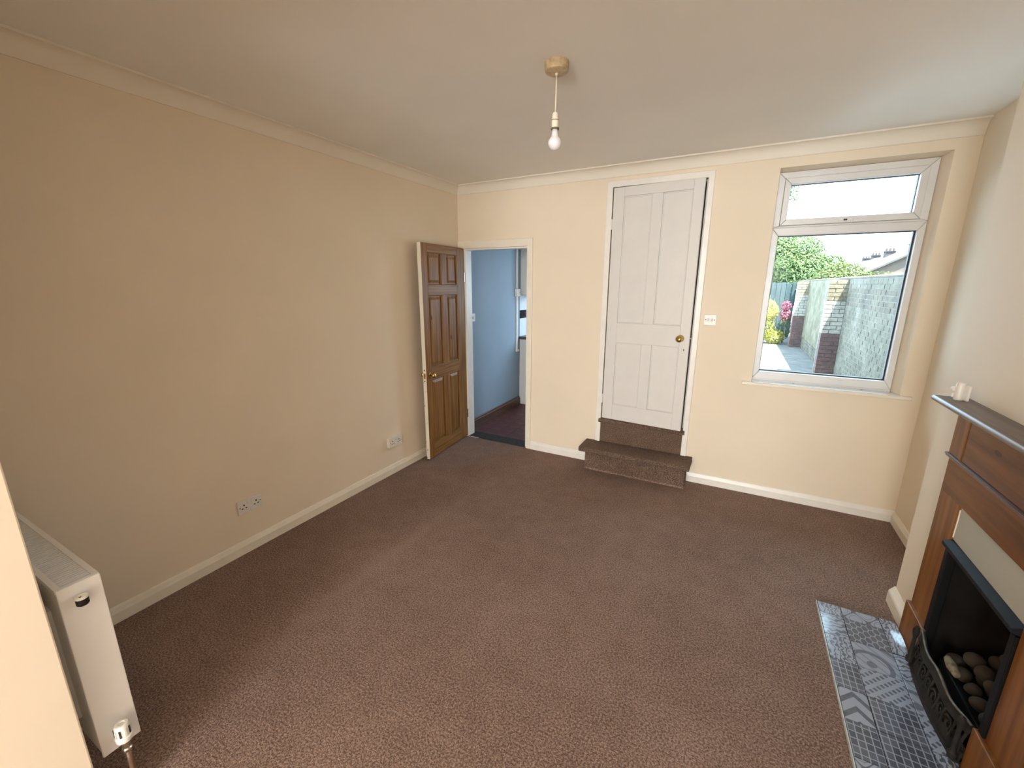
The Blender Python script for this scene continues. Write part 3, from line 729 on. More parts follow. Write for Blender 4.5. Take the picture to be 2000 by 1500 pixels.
# ornate fret standing in front of the fire
ft = empty('fire_fret', (3.315, -1.655, 0.02))
def T(o): o.parent = ft; o.matrix_parent_inverse = Matrix.Translation(-Vector(ft.location)); return o
def fx(y, z=0.0):                     # bowed outwards in the middle
    t = (y + 1.655) / 0.225
    return 3.318 - 0.018 * (1 - min(1, t * t)) + z * 0.06
ys = [-1.876 + 0.442 * k / 24 for k in range(25)]
def ribbon(z0, z1, th0, th1):
    rings = []
    for y in ys:
        za = z0(y) if callable(z0) else z0; zb = z1(y) if callable(z1) else z1
        rings.append([(fx(y) - th0, y, za), (fx(y, zb) - th0, y, zb), (fx(y, zb) + th1, y, zb), (fx(y) + th1, y, za)])
    return MB().loft(rings)
T(ribbon(0.0205, 0.030, 0.010, 0.020).build('base_rail', M['fret'], bevel=0.002))
T(ribbon(0.0302, 0.070, 0.000, 0.006).build('lower_plate', M['fret']))
top = lambda y: 0.180 + 0.009 * math.cos((y + 1.655) / 0.225 * PI * 2)
T(MB().tube([(fx(y, 0.19) - 0.004, y, top(y)) for y in ys], 0.0042, 8).build('top_rail', M['fret_rail'], smooth=True))
T(ribbon(lambda y: top(y) - 0.040, lambda y: top(y) - 0.006, -0.001, 0.007).build('upper_plate', M['fret']))
for k in range(8):                    # scrolled uprights between the plates
    y0 = -1.845 + 0.380 * k / 7; sg = 1 if k % 2 else -1
    pth = []
    for i in range(26):
        t = i / 25; a = t * 4.6 * PI * 0.5; rr = 0.024 * (1 - 0.72 * t)
        yy = y0 + sg * rr * math.cos(a + 0.4); zc = 0.092 + rr * 1.2 * math.sin(a + 0.4)
        pth.append((fx(yy, zc) - 0.002, yy, zc))
    T(MB().tube(pth, 0.0042, 6).build('scroll', M['fret'], smooth=True))
for k in range(9):
    y0 = -1.868 + 0.426 * k / 8
    T(MB().tube([(fx(y0), y0, 0.06), (fx(y0, .1) - 0.003, y0 + 0.006 * (-1) ** k, 0.10), (fx(y0, .15), y0, 0.15)], 0.0045, 6).build('bar', M['fret'], smooth=True))
for y, zt in ((-1.442, 0.205), (-1.868, 0.200)):
    T(MB().lathe([(0, 0), (0.011, 0.0), (0.013, 0.02), (0.007, 0.03), (0.006, 0.12), (0.011, 0.14), (0.012, 0.155), (0.008, 0.17), (0.0, zt - 0.024)], (3.305, y, 0.0305), 'Z', 12).build('end_post', M['fret'], smooth='auto'))
tag(ft, 'dusty black cast fret standing in front of the coals', 'fire fret')

# ceramic coals: two heaped layers, each one its own pebble
def pebble_mesh(seed):
    rnd = random.Random(seed); bm = bmesh.new()
    bmesh.ops.create_icosphere(bm, subdivisions=3, radius=1.0)
    k = [Vector((rnd.uniform(-1, 1), rnd.uniform(-1, 1), rnd.uniform(-1, 1))).normalized() for _ in range(6)]
    am = [rnd.uniform(-0.22, 0.12) for _ in k]
    for v in bm.verts:
        n = v.co.normalized()
        v.co = n * (1 + sum(a * max(0, n.dot(q)) ** 3 for a, q in zip(am, k)))
    me = bpy.data.meshes.new('coal'); bm.to_mesh(me); bm.free()
    for p in me.polygons: p.use_smooth = True
    me.materials.append(M['pebble']); return me
pm = [pebble_mesh(s) for s in range(5)]
spots = []
for i in range(3):
    for j in range(5): spots.append((3.404 + 0.064 * i, -1.793 + 0.067 * j, 0.156 + 0.004 * i, 0.033))
for i in range(2):
    for j in range(4): spots.append((3.440 + 0.064 * i, -1.760 + 0.067 * j, 0.209 + 0.006 * i, 0.033))
for j in range(3): spots.append((3.505, -1.727 + 0.067 * j, 0.266, 0.032))
for n, (x, y, z, r) in enumerate(spots):
    o = bpy.data.objects.new('coal', pm[n % 5]); COL.objects.link(o)
    o.location = (x + random.uniform(-.003, .003), y + random.uniform(-.003, .003), z + random.uniform(-.002, .003))
    q = r * random.uniform(0.90, 0.98)
    o.scale = (q * random.uniform(.88, 1.0), q * random.uniform(.92, 1.05), q * random.uniform(.78, .9))
    o.rotation_euler = (random.uniform(-.5, .5), random.uniform(-.5, .5), random.uniform(0, 6))
    tag(o, 'rounded brown ceramic coal heaped in the gas fire', 'coal', 'ceramic coals in the gas fire')
lg = MB()
rings = []
for k in range(9):
    t = k / 8; y = -1.590 - 0.080 * t
    rings.append([(3.352 + 0.017 * math.cos(a) * (1 - 0.35 * abs(2 * t - 1)), y, 0.204 + 0.020 * math.sin(a) * (1 - 0.3 * abs(2 * t - 1)) + 0.012 * t * 0)
                  for a in [2 * PI * q / 12 for q in range(12)]])
tag(lg.loft(rings).build('fire_log', M['log'], smooth=True), 'pale streaked ceramic log leaning among the coals', 'fire log')

# hearth with patchwork tiles
def pattern(name, kind, light=(0.32, 0.365, 0.45), dark=(0.072, 0.083, 0.112)):
    m, nt, b = nodes_of(name)
    tc = nt.nodes.new('ShaderNodeTexCoord')
    sx = nt.nodes.new('ShaderNodeSeparateXYZ'); nt.links.new(tc.outputs['Object'], sx.inputs[0])
    X, Y = sx.outputs['X'], sx.outputs['Y']
    if kind == 'hex':
        def cell(v, per, off):
            return mathn(nt, 'SUBTRACT', mathn(nt, 'MODULO', mathn(nt, 'ADD', v, off + 40 * per), per), per / 2)
        PXx, PYy = mathn(nt, 'MULTIPLY', Y, 26.0), mathn(nt, 'MULTIPLY', X, 40.0)
        ax, ay = cell(PXx, 1.0, 0.0), cell(PYy, 1.732, 0.0)
        bx, by = cell(PXx, 1.0, 0.5), cell(PYy, 1.732, 0.866)
        def hexd(x, y):
            x, y = mathn(nt, 'ABSOLUTE', x), mathn(nt, 'ABSOLUTE', y)
            return mathn(nt, 'MAXIMUM', x, mathn(nt, 'ADD', mathn(nt, 'MULTIPLY', x, 0.5), mathn(nt, 'MULTIPLY', y, 0.866)))
        dd = mathn(nt, 'MINIMUM', hexd(ax, ay), hexd(bx, by))
        line = mathn(nt, 'GREATER_THAN', dd, 0.435)
        shade = mixc(nt, noise(nt, coords(nt), 30, 2), dark, (dark[0] * 2.2, dark[1] * 2.1, dark[2] * 2.0))
        col = mixc(nt, line, shade, light)
    elif kind == 'grid':
        br = nt.nodes.new('ShaderNodeTexBrick')
        br.offset = 0.5 if kind == 'hex' else 0.0
        br.inputs['Scale'].default_value = 1.0
        br.inputs['Brick Width'].default_value = 0.042 if kind == 'hex' else 0.023
        br.inputs['Row Height'].default_value = 0.0225 if kind == 'hex' else 0.029
        br.inputs['Mortar Size'].default_value = 0.0022 if kind == 'hex' else 0.0020
        br.inputs['Mortar Smooth'].default_value = 0.15
        br.inputs['Color1'].default_value = (*dark, 1)
        br.inputs['Color2'].default_value = (dark[0] * 1.7, dark[1] * 1.65, dark[2] * 1.55, 1)
        br.inputs['Mortar'].default_value = (*light, 1)
        nt.links.new(tc.outputs['Object'], br.inputs['Vector'])
        col = br.outputs['Color']
    else:
        if kind == 'chevron':
            f = mathn(nt, 'ADD', mathn(nt, 'ABSOLUTE', X), Y)
            f = mathn(nt, 'FRACT', mathn(nt, 'MULTIPLY', mathn(nt, 'ADD', f, 1.0), 15.0))
            f = mathn(nt, 'GREATER_THAN', f, 0.62)
        elif kind == 'ogee':
            a = mathn(nt, 'SINE', mathn(nt, 'MULTIPLY', X, 66.0)); c = mathn(nt, 'SINE', mathn(nt, 'MULTIPLY', Y, 58.0))
            f = mathn(nt, 'ABSOLUTE', mathn(nt, 'ADD', a, c))
            g = mathn(nt, 'ABSOLUTE', mathn(nt, 'SUBTRACT', f, 0.9))
            f = mathn(nt, 'MAXIMUM', mathn(nt, 'LESS_THAN', f, 0.16), mathn(nt, 'MULTIPLY', mathn(nt, 'LESS_THAN', g, 0.10), 0.7))
        elif kind == 'rings':
            d = mathn(nt, 'SQRT', mathn(nt, 'ADD', mathn(nt, 'POWER', mathn(nt, 'ADD', X, 0.02), 2.0), mathn(nt, 'POWER', mathn(nt, 'ADD', Y, 0.04), 2.0)))
            f = mathn(nt, 'LESS_THAN', mathn(nt, 'FRACT', mathn(nt, 'MULTIPLY', d, 17.0)), 0.3)
            s_ = mathn(nt, 'LESS_THAN', mathn(nt, 'FRACT', mathn(nt, 'MULTIPLY', mathn(nt, 'ADD', X, Y), 22.0)), 0.22)
            f = mathn(nt, 'MAXIMUM', mathn(nt, 'MULTIPLY', f, 0.85), mathn(nt, 'MULTIPLY', s_, 0.5))
        elif kind == 'lattice':
            a = mathn(nt, 'FRACT', mathn(nt, 'MULTIPLY', mathn(nt, 'ADD', mathn(nt, 'ADD', X, Y), 1.0), 34.0))
            c = mathn(nt, 'FRACT', mathn(nt, 'MULTIPLY', mathn(nt, 'ADD', mathn(nt, 'SUBTRACT', X, Y), 1.0), 24.0))
            f = mathn(nt, 'MULTIPLY', mathn(nt, 'GREATER_THAN', a, 0.45), mathn(nt, 'GREATER_THAN', c, 0.5))
        else:                          # scroll, leaf
            v = coords(nt)
            wv = nt.nodes.new('ShaderNodeTexWave'); wv.wave_type = 'RINGS' if kind == 'scroll' else 'BANDS'
            wv.inputs['Scale'].default_value = 13 if kind == 'scroll' else 18
            wv.inputs['Distortion'].default_value = 7.5
            wv.inputs['Detail'].default_value = 1
            wv.inputs['Detail Scale'].default_value = 3.0
            nt.links.new(v, wv.inputs['Vector'])
            f = mathn(nt, 'GREATER_THAN', wv.outputs['Fac'], 0.62)
        n_ = noise(nt, coords(nt), 60, 3)
        f = mathn(nt, 'MULTIPLY', f, mathn(nt, 'ADD', 0.55, mathn(nt, 'MULTIPLY', n_, 0.6)))
        col = mixc(nt, f, light, dark)
    # darker printed border round every tile
    nt.links.new(col, b.inputs['Base Color'])
    b.inputs['Roughness'].default_value = 0.16
    b.inputs['Coat Weight'].default_value = 0.4
    b.inputs['Coat Roughness'].default_value = 0.08
    return m
pats = {k: pattern('tile_print_' + k, k) for k in ('hex', 'grid', 'chevron', 'ogee', 'rings', 'lattice', 'scroll', 'leaf')}
HX0, HX1, HY0, HY1 = 3.012, 3.3255, -2.135, -1.178
ht = empty('hearth', (3.17, -1.655, 0.0))
def Hh(o, loc=None):
    o.parent = ht
    o.matrix_parent_inverse = Matrix.Translation(-Vector(ht.location)); return o
M['joint'] = paint('dark_tile_joint', (0.035, 0.04, 0.05), 0.8, 0.2, 20, 0.0)
Hh(box('slab', M['joint'], HX0 + 0.004, HX1, HY0 + 0.004, HY1 - 0.004, 0.0005, 0.0135))
M['tile_edge'] = paint('pale_glazed_edge', (0.62, 0.70, 0.68), 0.12, 0.15, 40, 0.0)
Hh(box('front_edge', M['tile_edge'], HX0, HX0 + 0.004, HY0, HY1, 0.0005, 0.0195, bevel=0.0015))
Hh(box('end_edge', M['dust_slab'], HX0 + 0.0045, HX1 - 0.05, HY1 - 0.0035, HY1, 0.0005, 0.0185, bevel=0.001))
xs = [HX0 + 0.0045, 3.112, 3.262, HX1 - 0.001]
ye = [HY1 - 0.004, -1.262, -1.412, -1.562, -1.712, -1.862, -2.012, HY1 - 0.96]
lay = [['leaf', 'ogee', 'scroll'], ['scroll', 'hex', 'leaf'], ['leaf', 'rings', 'scroll'], ['grid', 'lattice', 'rings'], ['chevron', 'grid', 'lattice'], ['grid', 'grid', 'leaf'], ['ogee', 'rings', 'scroll']]
ye[-1] = HY0
for i in range(3):
    for j in range(len(ye) - 1):
        x0, x1, y1, y0 = xs[i] + 0.0014, xs[i + 1] - 0.0014, ye[j] - 0.0014, ye[j + 1] + 0.0014
        if i == 2 and j in (0, 1): continue
        Hh(MB().box(x0, x1, y0, y1, 0.0138, 0.0195).build('tile', pats[lay[j][i]], bevel=0.0008, loc=((x0 + x1) / 2, (y0 + y1) / 2, 0.0166)))
# the tile next to the plinth block has lifted and curls up at its edge
rings = []
x0, x1, y0, y1 = xs[2] + 0.001, xs[3] - 0.002, -1.405, ye[0] - 0.001
for k in range(15):
    t = k / 14; y = y1 + (y0 - y1) * t
    row = []
    for q in range(9):
        s_ = q / 8; x = x0 + (x1 - x0) * s_ * (1 - 0.55 * max(0, t - 0.72) / 0.28 * 0 )
        lift = 0.016 * max(0, s_ - 0.25) ** 1.4 * math.sin(PI * min(1, t * 1.05))
        row.append((x, y, lift))
    rings.append([(x, y, 0.0198 + l) for x, y, l in row] + [(x, y, 0.0165 + l) for x, y, l in reversed(row)])
o = Hh(MB().loft(rings).build('tile', pats['leaf'], smooth='auto', loc=((x0 + x1) / 2, (y0 + y1) / 2, 0.0166)))
o['label'] = 'lifted tile curling up by the wooden block'
tag(ht, 'low hearth of grey patchwork patterned tiles', 'hearth')

# little white plastic fitting on the mantel
fit = empty('plastic_fitting', (3.318, -1.262, 1.150))
MB().box(0.002, 0.012, -0.030, 0.016, 0.0003, 0.062).build('back_plate', M['plastic'], fit, bevel=0.003)
MB().lathe([(0, 0.0003), (0.013, 0.0003), (0.014, 0.004), (0.014, 0.066), (0.011, 0.071), (0, 0.071)], (-0.008, -0.003, 0), 'Z', 20).build('barrel', M['plastic'], fit, smooth='auto')
MB().lathe([(0, 0), (0.0095, 0), (0.010, 0.004), (0.0075, 0.010), (0, 0.011)], (-0.020, 0.008, 0.043), 'Y', 16).build('knob', M['plastic'], fit, smooth='auto')
MB().box(-0.024, -0.010, 0.006, 0.014, 0.008, 0.026).build('clip', M['plastic'], fit, bevel=0.003)
fit.rotation_euler = (0, 0, 0.25)
tag(fit, 'small white plastic fitting standing on the mantel shelf', 'plastic fitting')

# ------------------------------------------------------------------ kitchen seen through the doorway
KX0, KX1, KY1 = -0.032, 1.386, 3.2
kl = slab([0.1005, KY1], [-0.05, H], [], KX0 - 0.1, KX0, 'x').build('wall_kitchen_left', M['kitchen_wall'])
tag(kl, 'grey-blue kitchen wall seen through the doorway', 'wall', kind='structure')
kr = slab([0.1005, 1.45, 2.55, KY1], [-0.05, 0.98, 2.1, H], [(1.45, 2.55, 0.98, 2.1)], KX1, KX1 + 0.1, 'x').build('wall_kitchen_right', M['kitchen_white'])
tag(kr, 'kitchen side wall with the kitchen window', 'wall', kind='structure')
st('wall_kitchen_far', 'kitchen_white', 'far end wall of the kitchen', 'wall', KX0 - 0.1, KX1 + 0.1, KY1, KY1 + 0.1, -0.05, H)
st('ceiling_kitchen', 'kitchen_white', 'kitchen ceiling beyond the doorway', 'ceiling', KX0 - 0.1, KX1 + 0.1, 0.1005, KY1 + 0.1, H + 0.0005, H + 0.1)
kf = st('floor_kitchen', 'quarry_joint', 'dark red quarry tiled kitchen floor', 'floor', KX0, KX1, 0.1505, KY1, -0.06, -0.008)
tm = MB().box(-0.0735, 0.0735, -0.0735, 0.0735, -0.005, 0.004)
t0 = None
for i in range(7):
    for j in range(9):
        if t0 is None:
            t0 = tm.build('floor_tile', M['quarry'], kf, bevel=0.0015); t = t0
        else:
            t = t0.copy(); COL.objects.link(t); t.parent = kf
        t.location = (0.058 + 0.15 * i, 0.228 + 0.15 * j, -0.0035 + random.uniform(-.0008, .0008))
kb = MB().loft([[(KX0 + q, y, z) for q, z in [(0.0005, -.0), (0.020, -.0), (0.020, 0.085), (0.012, 0.092), (0.012, 0.104), (0.004, 0.112), (0.0005, 0.112)]] for y in (0.1008, 1.378)]).build('baseboard_kitchen', M['brown_skirting'])
tag(kb, 'dark brown wooden skirting along the blue kitchen wall', 'baseboard', kind='structure')
for j in range(4):
    ya, yb = 1.3825 + 0.15 * j, 1.3825 + 0.15 * j + 0.148
    for z0, z1, m in ((0.925, 1.158, 'tile_white'), (1.160, 1.262, 'tile_black'), (1.264, 1.455, 'tile_white')):
        MB().box(KX0 + 0.0003, KX0 + 0.007, ya, yb, z0, z1).build('wall_tile', M[m], kl, bevel=0.0012)
bc = empty('base_cabinet', (0.27, 1.9, 0.0))
MB().box(-0.298, 0.268, -0.52, 0.98, 0.105, 0.888).build('body', M['cabinet'], bc, bevel=0.002)
MB().box(-0.298, 0.248, -0.518, 0.96, 0.0008, 0.1045).build('plinth', M['cabinet'], bc, bevel=0.002)
for k in range(3): MB().box(0.2685, 0.286, -0.517 + 0.5 * k, -0.023 + 0.5 * k, 0.108, 0.880).build('door', M['cabinet'], bc, bevel=0.002)
tag(bc, 'white kitchen base unit end beneath the dark worktop', 'cabinet')
tag(box('worktop', M['worktop'], KX0 + 0.0005, 0.59, 1.362, 2.88, 0.8885, 0.924, bevel=0.004), 'dark kitchen worktop over the white base unit', 'worktop')
wc = empty('wall_cabinet', (0.12, 2.1, 1.46))
MB().box(-0.150, 0.150, -0.70, 0.70, 0.0, 0.72).build('body', M['cabinet'], wc, bevel=0.002)
MB().box(0.1505, 0.168, -0.698, -0.002, 0.002, 0.718).build('door', M['cabinet'], wc, bevel=0.002)
MB().box(0.1505, 0.168, 0.002, 0.698, 0.002, 0.718).build('door', M['cabinet'], wc, bevel=0.002)
MB().box(-0.148, 0.148, -0.712, -0.7005, 0.0, 0.045).build('pelmet', M['cabinet'], wc, bevel=0.002)
tag(wc, 'white kitchen wall cabinet at the top of the doorway', 'cabinet')
cp = empty('cable_conduit', (KX0, 1.285, 0.76))
MB().box(0.0005, 0.020, -0.014, 0.014, 0.0, 0.685).build('lower_trunking', M['plastic'], cp, bevel=0.002)
MB().box(0.0005, 0.020, -0.014, 0.014, 0.782, 1.72).build('upper_trunking', M['plastic'], cp, bevel=0.002)
MB().box(0.0005, 0.021, -0.014, 0.055, -0.026, -0.0005).build('elbow', M['plastic'], cp, bevel=0.003)
tag(cp, 'white cable trunking running up the blue kitchen wall', 'cable trunking')
jb = empty('junction_box', (KX0, 1.285, 1.492))
MB().box(0.0005, 0.040, -0.048, 0.048, -0.0465, 0.0465).build('body', M['plastic'], jb, bevel=0.003)
MB().lathe([(0, 0), (0.006, 0), (0.006, 0.001), (0, 0.001)], (0.040, 0.020, 0.0), 'X', 12).build('screw', M['slot'], jb)
tag(jb, 'white square socket box on the kitchen cable trunking', 'socket box')
ks = empty('dimmer_switch', (KX0, 0.268, 1.245))
MB().box(0.0005, 0.009, -0.043, 0.043, -0.043, 0.043).build('face_plate', M['plastic'], ks, bevel=0.003)
MB().lathe([(0, 0), (0.013, 0), (0.012, 0.012), (0, 0.013)], (0.009, 0, 0), 'X', 16).build('knob', M['plastic'], ks, smooth='auto')
tag(ks, 'small white dimmer switch on the blue kitchen wall', 'light switch')

# ------------------------------------------------------------------ garden
GZ = -0.2
tag(slab([2.35, 4.6], [0.25, 24], [], GZ - 0.1, GZ, 'z').build('ground', M['paving']), 'grey garden paving beside the brick wall', 'paving', kind='structure')
tag(slab([-30, 40], [24.01, 90], [], GZ - 0.15, GZ - 0.05, 'z').build('ground_far', M['leaf_lime']), 'grass far beyond the garden fence', 'ground', kind='structure')
tag(slab([4.61, 40], [0.25, 24], [], GZ - 0.15, GZ - 0.05, 'z').build('ground_next', M['paving']), 'neighbouring yard beyond the garden wall', 'ground', kind='structure')
# house rear wall round the window (outer leaf)
ow = slab([2.33, 2.62, 3.475, 4.6], [GZ - 0.1, 0.86, 2.36, 5.2], [(2.62, 3.475, 0.86, 2.36)], 0.147, 0.24, 'y').build('wall_outer', M['brick_red'])
tag(ow, 'outer brick leaf of the house round the window', 'wall', kind='structure')

gw = empty('garden_wall', (4.3, 8.0, GZ))
def Gd(o, par=gw): o.parent = par; o.matrix_parent_inverse = Matrix.Translation(-Vector(gw.location)); return o
WX, WT_ = 4.2, 1.70
Gd(box('core', M['mortar'], WX, WX + 0.21, 0.26, 13.9, GZ + 0.001, WT_))
Gd(MB().loft([[(WX - 0.012, y, WT_ + 0.0005), (WX - 0.012, y, WT_ + 0.022), (WX + 0.105, y, WT_ + 0.045), (WX + 0.222, y, WT_ + 0.022), (WX + 0.222, y, WT_ + 0.0005)] for y in (0.26, 13.9)]).build('coping', M['brick_dark']))
bms = []
for m_ in ('brick_grey', 'brick_pale', 'brick_dark', 'brick_red'):
    for L in (0.214, 0.103):
        o = MB().box(-0.0045, 0.003, -L / 2, L / 2, -0.0335, 0.0335).build('brick_source', M[m_], bevel=0.004, seg=1)
        bms.append(o)
cnt = 0; stuff = MB()
ncourse = 25
for c in range(ncourse):
    z = GZ + 0.04 + 0.0752 * c
    y = 3.06 + (0.1125 if c % 2 else 0.0)
    while y < 6.15:
        if y > 3.3 or True:
            k = 2 if c >= 19 else random.choice([0, 0, 0, 1])
            dx = random.uniform(-0.0025, 0.003)
            if cnt < 300 and y > 3.25:
                s = bms[k * 2]; o = bpy.data.objects.new('brick', s.data); COL.objects.link(o)
                md = o.modifiers.new('bevel', 'BEVEL'); md.width = 0.005; md.segments = 1
                o.location = Vector((WX + dx, y, z)) - Vector(gw.location); o.parent = gw
                o.rotation_euler = (random.uniform(-.012, .012), 0, random.uniform(-.012, .012)); cnt += 1
            else:
                stuff.box(WX - 0.007 + dx, WX + 0.002, y - 0.107, y + 0.107, z - 0.0325, z + 0.0325)
        y += 0.2252
for o in bms: bpy.data.objects.remove(o)
# the farther stretches: lower courses of brick show, the upper part is rendered
for (ya, yb) in ((6.56, 11.28), (11.65, 13.85)):
    for c in range(4):
        z = GZ + 0.04 + 0.0752 * c; y = ya + (0.1125 if c % 2 else 0.0)
        while y < yb - 0.1:
            stuff.box(WX - 0.007 + random.uniform(-.004, .004), WX + 0.002, y, y + 0.214, z - 0.0325, z + 0.0325); y += 0.2252
    Gd(box('render_coat', M['render'], WX - 0.012, WX - 0.0005, ya, yb, GZ + 0.31, WT_ - 0.002))
o = Gd(stuff.build('brickwork', M['brick_grey'])); o['kind'] = 'stuff'
for yb in (6.2, 11.3):
    bt = Gd(box('buttress', M['mortar'], 3.916, WX - 0.001, yb + 0.004, yb + 0.34, GZ + 0.001, WT_ - 0.01))
    for c in range(ncourse):
        z = GZ + 0.04 + 0.0752 * c
        if z > WT_ - 0.05: break
        m_ = 'brick_red' if c < 12 else ('brick_sunlit' if c < 20 else 'brick_tan')  # courses below the tan top carry painted-in sunlight
        seq = [(3.908, 4.118), (4.128, 4.196)] if c % 2 else [(3.908, 4.010), (4.020, 4.196)]
        for a, b in seq:
            o = box('brick', M[m_], a, b - 0.002, yb - 0.006 + random.uniform(-.003, .003), yb + 0.006, z - 0.0325, z + 0.0325)
            o.parent = bt
            if a < 3.91:
                o = box('brick', M[m_], 3.909, 3.918, yb + 0.008, yb + 0.21, z - 0.0325, z + 0.0325)
                o.parent = bt
tag(gw, 'weathered brick garden wall with two buttresses', 'wall')

fe = empty('garden_fence', (3.3, 14.0, GZ))
for k in range(14):
    x = -1.2 + 0.145 * k
    MB().box(x, x + 0.135, -0.012, 0.012, 0.02, 1.845 + 0.01 * (k % 3)).build('board', M['fence'], fe, bevel=0.004)
for x in (-0.6, 0.15, 0.76): MB().box(x - 0.04, x + 0.04, -0.05, -0.0125, 0.0, 1.87).build('post', M['fence'], fe)
for z in (0.35, 1.45): MB().box(-1.2, 0.82, 0.0125, 0.05, z, z + 0.07).build('rail', M['fence'], fe)
tag(fe, 'teal painted board fence at the end of the garden', 'fence')

def leaves(mb, c, rad, n, size, seed, shell=0.55, squash=1.0):
    rnd = random.Random(seed)
    for _ in range(n):
        d = Vector((rnd.gauss(0, 1), rnd.gauss(0, 1), rnd.gauss(0, 1)))
        if d.length < 1e-6: continue
        d.normalize(); r = rnd.uniform(shell, 1.0) ** 0.5
        p = Vector(c) + Vector((d.x * rad[0], d.y * rad[1], d.z * rad[2])) * r
        n_ = (d + Vector((rnd.uniform(-1, 1), rnd.uniform(-1, 1), rnd.uniform(-.4, 1.2))) * 0.8).normalized()
        a = n_.orthogonal().normalized(); a = Matrix.Rotation(rnd.uniform(0, 2 * PI), 3, n_) @ a
        b = n_.cross(a); s = size * rnd.uniform(0.6, 1.25)
        mb.add([p - a * s, p - b * s * 0.45 + a * 0.1 * s, p + a * s + n_ * s * 0.2, p + b * s * 0.45 + a * 0.1 * s], [(0, 1, 2, 3)])
def plant(name, base, trunk, blobs, mat, size, label, cat, seed, extra=None, group=None):
    r = empty(name, base)
    mb = MB()
    for i, (c, rad, n) in enumerate(blobs): leaves(mb, c, rad, int(n * 2.4), size * 0.58, seed + i)
    me = bpy.data.meshes.new('foliage'); me.from_pydata(mb.v, [], mb.f); me.materials.append(M[mat])
    o = bpy.data.objects.new('foliage', me); COL.objects.link(o); o.parent = r; o['kind'] = 'stuff'
    if trunk:
        for t in trunk: MB().tube(t[0], t[1], 8).build('trunk' if t is trunk[0] else 'branch', M['bark'], r, smooth=True)
    if extra:
        mb = MB()
        for i, (c, rad, n) in enumerate(extra[0]): leaves(mb, c, rad, n, extra[2], seed + 50 + i)
        me = bpy.data.meshes.new('blossom'); me.from_pydata(mb.v, [], mb.f); me.materials.append(M[extra[1]])
        o = bpy.data.objects.new('blossom', me); COL.objects.link(o); o.parent = r; o['kind'] = 'stuff'
    return tag(r, label, cat, group)
plant('tree', (3.9, 19.0, GZ), [([(0, 0, 0), (0.1, 0, 1.2), (0, 0, 2.4)], [0.16, 0.13, 0.06])],
      [((-0.6, 0, 2.6), (1.5, 1.3, 1.3), 5200), ((0.8, -0.2, 2.05), (1.3, 1.2, 1.15), 4200), ((0.35, 0.2, 3.1), (1.25, 1.0, 0.9), 2800), ((1.75, 0, 2.35), (0.75, 0.7, 0.75), 1200), ((2.0, -0.3, 1.55), (1.1, 0.9, 0.8), 2400), ((-1.4, -0.4, 1.2), (1.1, 0.9, 1.1), 2200)],
      'leaf', 0.105, 'large round green tree behind the garden fence', 'tree', 11)
plant('tree', (2.75, 17.0, GZ), [([(0, 0, 0), (0.05, 0, 3.0), (0.2, 0, 5.2)], [0.16, 0.12, 0.05]), ([(0.05, 0, 3.4), (0.4, 0, 4.6), (0.92, 0, 5.35)], [0.05, 0.035, 0.012])],
      [((0.1, 0, 5.6), (0.75, 0.8, 1.1), 1500), ((0.62, 0, 5.55), (0.5, 0.5, 0.6), 260), ((1.06, 0, 5.40), (0.36, 0.4, 0.5), 190)],
      'leaf', 0.085, 'tall slender tree with leaves showing in the top pane', 'tree', 41)
plant('hedge', (7.1, 15.4, GZ), [([(0, 0, 0), (0, 0, 1.2)], [0.08, 0.04])],
      [((-1.5, 0, 1.6), (1.0, 0.8, 1.0), 2400), ((-0.5, 0, 1.25), (1.0, 0.8, 1.0), 2400), ((0.5, 0, 1.2), (1.0, 0.8, 1.0), 2400), ((1.45, 0, 1.75), (0.7, 0.8, 1.15), 2400), ((2.15, 0, 2.1), (0.75, 0.8, 1.4), 2600)],
      'leaf_lime', 0.10, 'pale green bushes showing above the garden wall', 'bush', 61)
plant('shrub', (3.42, 11.9, GZ), [([(0, 0, 0), (0, 0, 0.5)], [0.03, 0.015])],
      [((-0.2, 0, 0.98), (0.36, 0.3, 0.38), 1000), ((-0.25, 0, 0.5), (0.36, 0.3, 0.46), 800), ((0.12, -0.1, 0.22), (0.26, 0.25, 0.24), 500)],
      'leaf_yellow', 0.050, 'sunlit yellow-green shrub in front of the teal fence', 'shrub', 81)
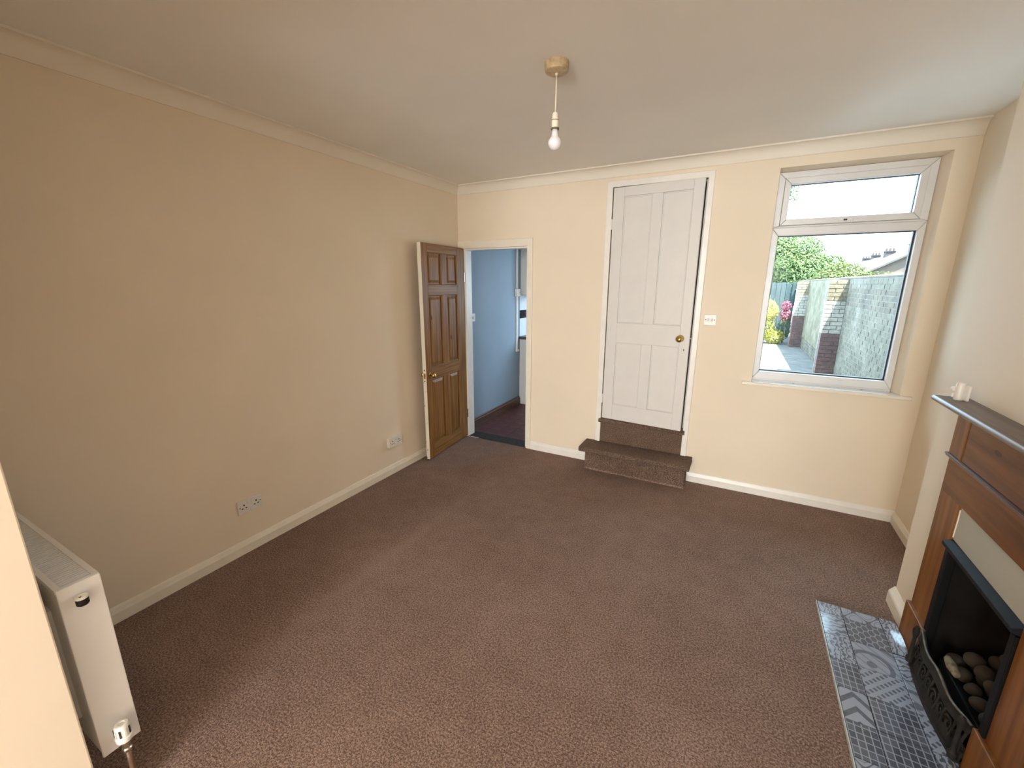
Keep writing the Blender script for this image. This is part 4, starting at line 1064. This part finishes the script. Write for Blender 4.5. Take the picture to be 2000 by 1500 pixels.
plant('shrub', (3.80, 12.2, GZ), [([(0, 0, 0), (0.02, 0, 0.6)], [0.02, 0.012])],
      [((0, 0, 0.5), (0.20, 0.2, 0.45), 240)], 'leaf_lime', 0.045, 'pink flowering shrub beside the far buttress', 'shrub', 91,
      extra=([((-0.03, 0, 1.15), (0.13, 0.14, 0.16), 170), ((0.0, 0, 0.85), (0.16, 0.14, 0.2), 200)], 'petal', 0.042))

def house(base, w, dpt, ze, zr, label):
    h = empty('terraced_house', base)
    MB().box(-w, w, 0, dpt, 0, ze).build('wall', M['house'], h)
    MB().add([(-w, 0.001, ze), (w, 0.001, ze), (0, 0.001, zr - 0.12), (-w, 0.25, ze), (w, 0.25, ze), (0, 0.25, zr - 0.12)], [(0, 1, 2), (3, 5, 4), (0, 3, 4, 1), (1, 4, 5, 2), (2, 5, 3, 0)]).build('gable', M['house'], h)
    e = 0.35; sl = (zr - ze) / w
    for s in (-1, 1):
        MB().prism([(0, -0.3, zr), (s * (w + e), -0.3, ze - sl * e), (s * (w + e), -0.3, ze - sl * e - 0.13), (0, -0.3, zr - 0.13)], (0, dpt + 0.6, 0)).build('roof_slope', M['slate'], h)
    ch = MB().box(-0.32, 0.32, 0.6, 1.4, zr - 0.35, zr + 0.30).build('chimney', M['chimney'], h)
    MB().box(-0.38, 0.38, 0.53, 1.47, zr + 0.30, zr + 0.37).build('chimney_cap', M['chimney'], ch)
    for x in (-0.24, 0.0, 0.24): MB().lathe([(0, 0), (0.09, 0), (0.075, 0.24), (0, 0.24)], (x, 1.0, zr + 0.37), 'Z', 10).build('chimney_pot', M['chimney'], ch)
    for x in (-w * 0.45,):
        f = MB().box(x - 0.5, x + 0.5, -0.05, 0.0, ze - 1.3, ze - 0.2).build('window', M['trim'], h)
        MB().box(x - 0.42, x + 0.42, -0.07, -0.051, ze - 1.22, ze - 0.28).build('pane', M['house_pane'], f)
    return tag(h, label, 'house')
house((14.9, 60, -1.5), 2.2, 6, 4.9, 5.75, 'farthest terraced house with slate roof and chimney')
house((14.1, 52, -1.5), 2.4, 5.5, 4.7, 5.65, 'terraced house second farthest along the slate roofs')
house((13.35, 44, -1.5), 2.5, 5.5, 4.3, 5.55, 'terraced house second nearest along the slate roofs')
house((12.95, 36, -1.5), 2.6, 5.5, 4.1, 5.55, 'nearest slate roofed house at the right of the window')
